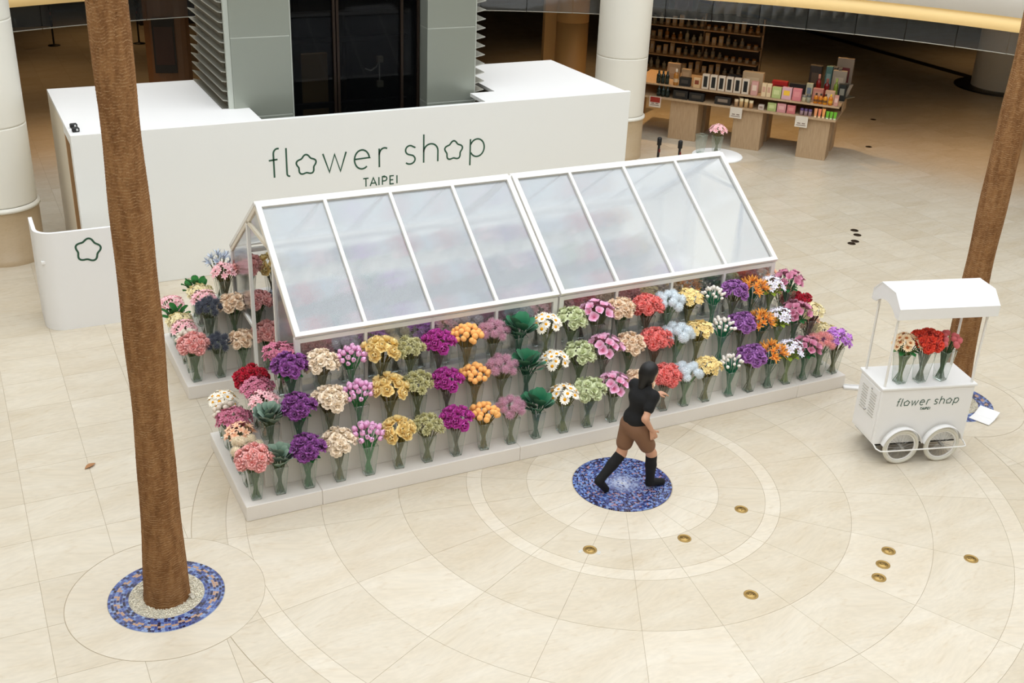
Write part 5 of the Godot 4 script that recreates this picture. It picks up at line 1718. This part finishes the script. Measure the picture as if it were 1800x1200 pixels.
	part(pb, "picture", box_mesh(Vector3(0.5, 1.0, 0.003), 0.001), mat(Color(0.26, 0.07, 0.09), 0.5), Transform3D(Basis(), Vector3(0, 0.8, 0.012)))
	# dark display behind the cream column
	var dd := thing("display_bench", "low dark display bench between the tan column and cream column", "bench", Vector3(12.6, 0, -13.2), 0.6)
	part(dd, "bench_top", box_mesh(Vector3(1.6, 0.05, 0.6), 0.005), M.wood, Transform3D(Basis(), Vector3(0, 0.9, 0)))
	for x in [-0.7, 0.7]: part(dd, "leg", box_mesh(Vector3(0.08, 0.88, 0.5), 0.005), M.wood, Transform3D(Basis(), Vector3(x, 0.44, 0)))
	for i in 6:
		product(["jar", "bottle", "box"][i % 3], "%s, %s item from the left on the low dark bench" % [["white jar", "amber bottle", "tan carton"][i % 3], ORD[i]], Transform3D(Basis(), Vector3(12.6, 0.925, -13.2)) * Transform3D(Basis(Vector3.UP, 0.6), Vector3.ZERO) * Transform3D(Basis(), Vector3(-0.6 + 0.22 * i, 0, 0.1)), Vector3(0.13, 0.2, 0.11), [Color(0.75, 0.7, 0.62), Color(0.6, 0.38, 0.16), Color(0.66, 0.5, 0.34)][i % 3], Color(0.8, 0.72, 0.6), "goods on the low bench")
	build_far_left()
	build_downlights()

func stanchion(label: String, at: Vector3, h := 1.0) -> void:
	var o := thing("stanchion", label, "stanchion", at)
	part(o, "foot", lathe_mesh([Vector2(0.17, 0), Vector2(0.17, 0.012), Vector2(0.05, 0.035), Vector2(0.025, 0.045)], 24), M.black)
	part(o, "pole", lathe_mesh([Vector2(0.025, 0.04), Vector2(0.025, h - 0.16)], 16), M.black)
	part(o, "head", lathe_mesh([Vector2(0.034, h - 0.16), Vector2(0.045, h - 0.15), Vector2(0.045, h - 0.02), Vector2(0.03, h), Vector2(0, h)], 16), M.black)
	part(o, "belt_clip", box_mesh(Vector3(0.03, 0.07, 0.02), 0.003), mat(Color(0.45, 0.12, 0.10), 0.6), Transform3D(Basis(), Vector3(0, h - 0.26, 0.03)))

func build_far_left() -> void:
	stanchion("black stanchion on the dark floor in the far left, nearer the column", Vector3(0.9, 0, -25.2), 1.15)
	stanchion("black stanchion on the dark floor just right of the left palm", Vector3(3.2, 0, -24.9), 1.15)
	var t := thing("dark_counter", "long dark counter at the back of the far left hall", "counter", Vector3(-0.6, 0, -28.5))
	part(t, "front", box_mesh(Vector3(3.6, 1.0, 0.6), 0.01), mat(Color(0.12, 0.095, 0.075), 0.4), Transform3D(Basis(), Vector3(0, 0.5, 0)))
	part(t, "top", box_mesh(Vector3(3.7, 0.05, 0.7), 0.008), mat(Color(0.22, 0.17, 0.13), 0.35), Transform3D(Basis(), Vector3(0, 1.02, 0)))
	var b := thing("dark_cabinet", "dark cabinet against the far wall right of the left palm", "cabinet", Vector3(5.2, 0, -28.0))
	part(b, "body", box_mesh(Vector3(3.0, 1.5, 0.7), 0.01), mat(Color(0.11, 0.085, 0.065), 0.4), Transform3D(Basis(), Vector3(0, 0.75, 0)))
	for x in [-0.75, 0.75]: part(b, "door", box_mesh(Vector3(1.4, 1.3, 0.03), 0.008), mat(Color(0.15, 0.115, 0.085), 0.35), Transform3D(Basis(), Vector3(x, 0.75, 0.36)))
	var w := thing("curved_panel", "curved tan wall panel with a dark framed picture left of the louvers", "wall panel", Vector3(2.35, 0, -15.2))
	var st := tool()
	var arc := PackedVector2Array()
	for i in 9: arc.append(Vector2(sin(-0.9 + 1.8 * i / 8.0) * 0.6, cos(-0.9 + 1.8 * i / 8.0) * 0.6 - 0.6))
	for i in range(8, -1, -1): arc.append(Vector2(sin(-0.9 + 1.8 * i / 8.0) * 0.55, cos(-0.9 + 1.8 * i / 8.0) * 0.55 - 0.6))
	add_prism(st, arc, 0.0, 3.6)
	part(w, "panel", done(st), mat(Color(0.40, 0.275, 0.165), 0.4))
	part(w, "picture_frame", box_mesh(Vector3(0.46, 1.15, 0.03), 0.004), M.black, Transform3D(Basis(Vector3.UP, -0.25), Vector3(-0.12, 1.85, 0.005)))
	part(w, "picture", box_mesh(Vector3(0.38, 0.8, 0.01), 0.002), mat(Color(0.20, 0.10, 0.07), 0.4), Transform3D(Basis(Vector3.UP, -0.25), Vector3(-0.125, 1.85, 0.025)))

func build_downlights() -> void:
	var spots := [Vector3(-3.0, 3.6, -19.5), Vector3(0.4, 3.6, -21.5), Vector3(3.2, 3.6, -18.5), Vector3(-6.0, 3.6, -16.5), Vector3(14.6, 3.6, -13.6), Vector3(18.5, 3.6, -16.5), Vector3(21.0, 3.6, -9.5), Vector3(13.8, 3.6, -18.0), Vector3(2.6, 3.6, -26.0), Vector3(27.5, 3.6, -15.0), Vector3(12.4, 3.6, -12.6), Vector3(15.6, 3.6, -10.4), Vector3(18.4, 3.6, -7.2), Vector3(0.2, 3.6, -14.9)]
	var where := ["over the far left floor near the column", "over the far left floor", "beside the louvers", "behind the left column", "over the product table", "over the tall shelf unit", "over the right-hand floor", "over the tan column", "over the far left counter", "over the far right column", "just behind the cream column", "over the right half of the product table", "over the floor right of the product table", "behind the left booth roof"]
	var glow := mat(Color(1, 0.86, 0.66), 0.5)
	glow.emission_enabled = true
	glow.emission = Color(1, 0.82, 0.58)
	glow.emission_energy_multiplier = 4.0
	for i in spots.size():
		var o := thing("ceiling_downlight", "small round warm downlight in the low ceiling " + where[i], "downlight", spots[i], 0.0, "downlights in the low ceiling")
		part(o, "trim_ring", lathe_mesh([Vector2(0.07, -0.012), Vector2(0.10, -0.012), Vector2(0.105, 0.0), Vector2(0.07, 0.0)], 20), M.frame)
		part(o, "lamp_lens", lathe_mesh([Vector2(0.0, -0.006), Vector2(0.07, -0.006)], 20), glow)
		var l := SpotLight3D.new()
		l.name = "lamp_light"
		l.light_color = Color(1, 0.80, 0.55)
		l.light_energy = 2.6 if i > 9 else 0.9
		l.light_size = 0.07
		l.spot_range = 60.0
		l.spot_attenuation = 2.0
		l.spot_angle = 58.0
		l.shadow_enabled = true
		l.rotation.x = -PI / 2
		l.position = Vector3(0, -0.03, 0)
		o.add_child(l)

# ---------------------------------------------------------------- small things
func build_small_things() -> void:
	var t := thing("bar_table", "round white bar table behind the greenhouse ridge", "table", Vector3(10.82, 0, -7.02))
	part(t, "table_top", lathe_mesh([Vector2(0, 0.915), Vector2(0.46, 0.915), Vector2(0.475, 0.93), Vector2(0.475, 0.945), Vector2(0.465, 0.955), Vector2(0, 0.955)], 48), M.white)
	part(t, "pole", lathe_mesh([Vector2(0.035, 0.02), Vector2(0.035, 0.915)], 16), M.chrome)
	part(t, "foot", lathe_mesh([Vector2(0.26, 0), Vector2(0.26, 0.012), Vector2(0.04, 0.03)], 32), M.white)
	put_vase("blush", Vector3(10.84, 0.956, -7.10), "alone on the round white bar table", "vase on the bar table", 0.92)
	var v := thing("glass_vase", "empty square glass vase beside the pink flowers on the bar table", "vase", Vector3(10.56, 0.956, -7.22), 0.3)
	part(v, "vase_body", vase_mesh(), M.vase)
	part(v, "vase_foot", vase_foot(), M.vase_base)
	part(v, "vase_rim", vase_rim(), M.vase_base)
	stanchion("black post with red clip nearest the cream column, left of the bar table", Vector3(10.30, 0, -8.22), 1.02)
	stanchion("black post right beside the round white bar table", Vector3(10.61, 0, -7.95), 1.0)
	var b := thing("floor_plank", "low white plank on the floor between stand and cart", "plank", Vector3(8.12, 0, 0.10), -0.55)
	part(b, "board", box_mesh(Vector3(0.34, 0.03, 0.09), 0.004), M.white, Transform3D(Basis(), Vector3(0, 0.015, 0)))
	part(b, "lip", box_mesh(Vector3(0.34, 0.015, 0.012), 0.003), M.white, Transform3D(Basis(), Vector3(0, 0.036, -0.035)))
	var c := thing("folded_board", "folded white board lying by the palm mosaic behind the cart", "board", Vector3(9.12, 0, 1.36), 0.35)
	part(c, "panel", box_mesh(Vector3(0.17, 0.012, 0.26), 0.003), M.white, Transform3D(Basis(Vector3(0, 0, 1), 0.35), Vector3(0.08, 0.045, 0)))
	part(c, "panel", box_mesh(Vector3(0.16, 0.012, 0.26), 0.003), M.white, Transform3D(Basis(Vector3(0, 0, 1), 0.02), Vector3(-0.08, 0.014, 0)))

# ---------------------------------------------------------------- person
func capsule_field(bones: Array, cell: float, k: float) -> ArrayMesh:
	# bones: [a, b, ra, rb]; smooth union meshed as surface nets
	var lo := Vector3(1e9, 1e9, 1e9)
	var hi := -lo
	for b in bones:
		for i in 2:
			var r: Vector3 = Vector3.ONE * (b[2 + i] + 3.0 * cell)
			lo = lo.min(b[i] - r)
			hi = hi.max(b[i] + r)
	var nx := int(ceil((hi.x - lo.x) / cell)) + 1
	var ny := int(ceil((hi.y - lo.y) / cell)) + 1
	var nz := int(ceil((hi.z - lo.z) / cell)) + 1
	var f := PackedFloat32Array()
	f.resize(nx * ny * nz)
	f.fill(1.0)
	for b in bones:
		var a: Vector3 = b[0]
		var ab: Vector3 = b[1] - a
		var l2: float = max(ab.length_squared(), 1e-9)
		var R: float = max(b[2], b[3]) + 2.5 * cell + k
		var c0 := ((a.min(b[1]) - Vector3.ONE * R - lo) / cell).floor().max(Vector3.ZERO)
		var c1 := ((a.max(b[1]) + Vector3.ONE * R - lo) / cell).ceil().min(Vector3(nx - 1, ny - 1, nz - 1))
		for z in range(int(c0.z), int(c1.z) + 1):
			for y in range(int(c0.y), int(c1.y) + 1):
				var at := (z * ny + y) * nx
				for x in range(int(c0.x), int(c1.x) + 1):
					var p := lo + Vector3(x, y, z) * cell
					var t: float = clamp((p - a).dot(ab) / l2, 0.0, 1.0)
					var d: float = (p - a - ab * t).length() - lerpf(b[2], b[3], t)
					var o := f[at + x]
					var h: float = max(k - abs(o - d), 0.0) / k
					f[at + x] = min(o, d) - h * h * k * 0.25
	var vid := {}
	var verts := PackedVector3Array()
	var idx := PackedInt32Array()
	var step := [1, nx, nx * ny]
	for z in nz - 1:
		for y in ny - 1:
			for x in nx - 1:
				var base := (z * ny + y) * nx + x
				var m := 0
				for c in 8:
					if f[base + (c & 1) + ((c >> 1) & 1) * nx + ((c >> 2) & 1) * nx * ny] < 0.0: m |= 1 << c
				if m == 0 or m == 255: continue
				var s := Vector3.ZERO
				var n := 0
				for e in [[0, 1], [2, 3], [4, 5], [6, 7], [0, 2], [1, 3], [4, 6], [5, 7], [0, 4], [1, 5], [2, 6], [3, 7]]:
					if ((m >> e[0]) & 1) == ((m >> e[1]) & 1): continue
					var p0 := Vector3(e[0] & 1, (e[0] >> 1) & 1, (e[0] >> 2) & 1)
					var p1 := Vector3(e[1] & 1, (e[1] >> 1) & 1, (e[1] >> 2) & 1)
					var v0 := f[base + int(p0.x) + int(p0.y) * nx + int(p0.z) * nx * ny]
					var v1 := f[base + int(p1.x) + int(p1.y) * nx + int(p1.z) * nx * ny]
					s += p0.lerp(p1, v0 / (v0 - v1))
					n += 1
				vid[base] = verts.size()
				verts.append(lo + (Vector3(x, y, z) + s / n) * cell)
	for z in range(1, nz - 1):
		for y in range(1, ny - 1):
			for x in range(1, nx - 1):
				var base := (z * ny + y) * nx + x
				var ins := f[base] < 0.0
				for ax in 3:
					if (f[base + step[ax]] < 0.0) == ins: continue
					var u: int = step[(ax + 1) % 3]
					var v: int = step[(ax + 2) % 3]
					var q := [base - u - v, base - v, base, base - u]
					if not (vid.has(q[0]) and vid.has(q[1]) and vid.has(q[2]) and vid.has(q[3])): continue
					var i0: int = vid[q[0]]
					var i1: int = vid[q[1]]
					var i2: int = vid[q[2]]
					var i3: int = vid[q[3]]
					if ins: idx.append_array(PackedInt32Array([i0, i2, i1, i0, i3, i2]))
					else: idx.append_array(PackedInt32Array([i0, i1, i2, i0, i2, i3]))
	var arr := []
	arr.resize(Mesh.ARRAY_MAX)
	arr[Mesh.ARRAY_VERTEX] = verts
	arr[Mesh.ARRAY_INDEX] = idx
	var st := SurfaceTool.new()
	st.create_from_arrays(arr)
	st.generate_normals()
	return st.commit()

func hand_bones(wrist: Vector3, dir: Vector3, palm: Vector3, thumb: Vector3) -> Array:
	# dir: towards the fingertips, palm: out of the palm, thumb: the thumb's side
	var out := []
	for i in 4:
		var s: float = [0.5, 0.17, -0.17, -0.5][i]
		var k := wrist + dir * 0.085 + thumb * (s * 0.066)
		var L: float = [0.068, 0.077, 0.071, 0.055][i]
		out.append([wrist + thumb * (s * 0.035), k, 0.014, 0.0115])
		var d1 := (dir + palm * 0.35 + thumb * s * 0.12).normalized()
		var d2 := (dir + palm * 0.85).normalized()
		var j := k + d1 * L * 0.5
		out.append([k, j, 0.0095, 0.0088])
		out.append([j, j + d2 * L * 0.5, 0.0088, 0.0074])
	var tb := wrist + dir * 0.025 + thumb * 0.028
	var tm := tb + (dir * 0.6 + thumb * 0.8 + palm * 0.25).normalized() * 0.042
	out.append([wrist + dir * 0.02, tb, 0.014, 0.0125])
	out.append([tb, tm, 0.0125, 0.0105])
	out.append([tm, tm + (dir * 0.9 + thumb * 0.3 + palm * 0.35).normalized() * 0.032, 0.0102, 0.008])
	return out

func build_person() -> void:
	# walking towards the right of the picture: local +x is forward
	var o := thing("person", "person in black top and black knee boots striding across the blue mosaic", "person", Vector3(4.02, 0.006, 1.02), 0.12)
	var pel := Vector3(0.0, 0.83, 0)
	var chest := Vector3(0.06, 1.12, 0)
	var neck := Vector3(0.10, 1.285, 0)
	var head := Vector3(0.14, 1.42, 0)
	# right leg (z > 0) planted forward, left leg trailing
	var hipR := pel + Vector3(0, -0.03, 0.085)
	var hipL := pel + Vector3(0, -0.03, -0.085)
	var kneeR := Vector3(0.20, 0.45, 0.09)
	var ankR := Vector3(0.22, 0.085, 0.09)
	var toeR := Vector3(0.39, 0.035, 0.10)
	var kneeL := Vector3(-0.08, 0.44, -0.09)
	var ankL := Vector3(-0.36, 0.175, -0.09)
	var toeL := Vector3(-0.255, 0.035, -0.09)
	var shR := neck + Vector3(-0.02, -0.06, 0.155)
	var shL := neck + Vector3(-0.02, -0.06, -0.155)
	var elR := Vector3(-0.06, 1.02, 0.22)
	var wrR := Vector3(0.06, 0.84, 0.215)
	var elL := Vector3(0.20, 1.02, -0.21)
	var wrL := Vector3(0.40, 1.02, -0.17)
	var torso := [[pel + Vector3(0, -0.02, 0.05), pel + Vector3(0, -0.02, -0.05), 0.105, 0.105], [pel, Vector3(0.03, 0.98, 0), 0.105, 0.095], [Vector3(0.03, 0.98, 0), chest, 0.095, 0.11], [chest + Vector3(0, 0.02, 0.06), chest + Vector3(0, 0.02, -0.06), 0.095, 0.095], [chest, neck, 0.10, 0.05], [shR, shL, 0.052, 0.052]]
	var body := torso + [[neck + Vector3(0, -0.03, 0), neck + Vector3(0.02, 0.05, 0), 0.046, 0.044], [hipR, kneeR, 0.088, 0.056], [kneeR, kneeR.lerp(ankR, 0.35), 0.055, 0.052], [kneeR.lerp(ankR, 0.35), ankR, 0.052, 0.034], [ankR, toeR, 0.036, 0.024], [hipL, kneeL, 0.088, 0.056], [kneeL, kneeL.lerp(ankL, 0.35), 0.055, 0.052], [kneeL.lerp(ankL, 0.35), ankL, 0.052, 0.034], [ankL, toeL, 0.034, 0.024], [shR, elR, 0.045, 0.036], [elR, wrR, 0.036, 0.024], [shL, elL, 0.045, 0.036], [elL, wrL, 0.036, 0.024]]
	var st := SurfaceTool.new()
	st.begin(Mesh.PRIMITIVE_TRIANGLES)
	st.append_from(capsule_field(body, 0.014, 0.03), 0, Transform3D())
	# head with brow, nose, lips, chin and ears on a finer grid
	var hb := [[head + Vector3(-0.012, 0.03, 0), head + Vector3(0.008, 0.005, 0), 0.088, 0.078], [head + Vector3(0.02, -0.03, 0), head + Vector3(0.055, -0.075, 0), 0.062, 0.030], [head + Vector3(0.078, 0.012, 0), head + Vector3(0.102, -0.024, 0), 0.009, 0.013], [head + Vector3(0.072, 0.022, 0.03), head + Vector3(0.072, 0.022, -0.03), 0.014, 0.014], [head + Vector3(0.082, -0.05, 0.014), head + Vector3(0.082, -0.05, -0.014), 0.009, 0.009], [head + Vector3(-0.002, 0.0, 0.082), head + Vector3(-0.006, -0.03, 0.08), 0.013, 0.009], [head + Vector3(-0.002, 0.0, -0.082), head + Vector3(-0.006, -0.03, -0.08), 0.013, 0.009], [neck + Vector3(0.01, 0.0, 0), head + Vector3(-0.01, -0.04, 0), 0.044, 0.046]]
	st.append_from(capsule_field(hb, 0.006, 0.016), 0, Transform3D())
	st.append_from(capsule_field(hand_bones(wrR, Vector3(0.35, -0.93, 0.0).normalized(), Vector3(0.3, 0.1, -0.95).normalized(), Vector3(0.9, 0.35, 0.2).normalized()), 0.004, 0.008), 0, Transform3D())
	st.append_from(capsule_field(hand_bones(wrL, Vector3(0.97, 0.0, 0.22).normalized(), Vector3(0.1, -0.98, 0.1).normalized(), Vector3(-0.2, 0.1, 0.97).normalized()), 0.004, 0.008), 0, Transform3D())
	part(o, "body", st.commit(), M.skin)
	var inflate := func(list: Array, d: float) -> Array:
		var out := []
		for b in list: out.append([b[0], b[1], b[2] + d, b[3] + d])
		return out
	part(o, "top", capsule_field(inflate.call([[Vector3(0.01, 0.90, 0.03), Vector3(0.01, 0.90, -0.03), 0.112, 0.112]] + torso.slice(2), 0.014) + [[shR, shR.lerp(elR, 0.55), 0.062, 0.056], [shL, shL.lerp(elL, 0.55), 0.062, 0.056]], 0.014, 0.03), M.cloth_black)
	part(o, "shorts", capsule_field(inflate.call(torso.slice(0, 1), 0.018) + [[pel, Vector3(0.01, 0.90, 0), 0.12, 0.112], [hipR, hipR.lerp(kneeR, 0.62), 0.108, 0.092], [hipL, hipL.lerp(kneeL, 0.62), 0.108, 0.092]], 0.014, 0.03), M.cloth_tan)
	for s in [[kneeR, ankR, toeR], [kneeL, ankL, toeL]]:
		var k: Vector3 = s[0].lerp(s[1], 0.08)
		var heel: Vector3 = s[1] + (s[1] - s[2]).normalized() * 0.02 + Vector3(0, -0.03, 0)
		part(o, "boot", capsule_field([[k, s[0].lerp(s[1], 0.4), 0.064, 0.062], [s[0].lerp(s[1], 0.4), s[1], 0.062, 0.046], [s[1], s[2], 0.048, 0.036], [heel, s[2], 0.034, 0.034]], 0.012, 0.02), M.cloth_black)
	part(o, "hair", capsule_field([[head + Vector3(-0.024, 0.042, 0), head + Vector3(-0.012, 0.045, 0), 0.094, 0.092], [head + Vector3(-0.05, 0.0, 0.02), head + Vector3(-0.085, -0.13, 0.0), 0.075, 0.05], [head + Vector3(-0.05, 0.0, -0.02), head + Vector3(-0.095, -0.20, 0.0), 0.075, 0.03], [head + Vector3(-0.02, 0.02, 0.062), head + Vector3(-0.03, -0.06, 0.066), 0.032, 0.022], [head + Vector3(-0.02, 0.02, -0.062), head + Vector3(-0.03, -0.06, -0.066), 0.032, 0.022]], 0.008, 0.02), M.hair)
	for z in [0.031, -0.031]:
		var e := tool()
		ball(e, head + Vector3(0.079, 0.004, z), 0.0095, Color.BLACK, 0.0, 0.7, 8, 6)
		part(o, "eye", done(e), M.eye)
	var lp := tool()
	ball(lp, head + Vector3(0.088, -0.05, 0), 0.009, Color.BLACK, 0.0, 0.5, 8, 6)
	part(o, "lips", done(lp), M.lip, Transform3D(Basis().scaled(Vector3(1, 1, 1)), Vector3.ZERO))
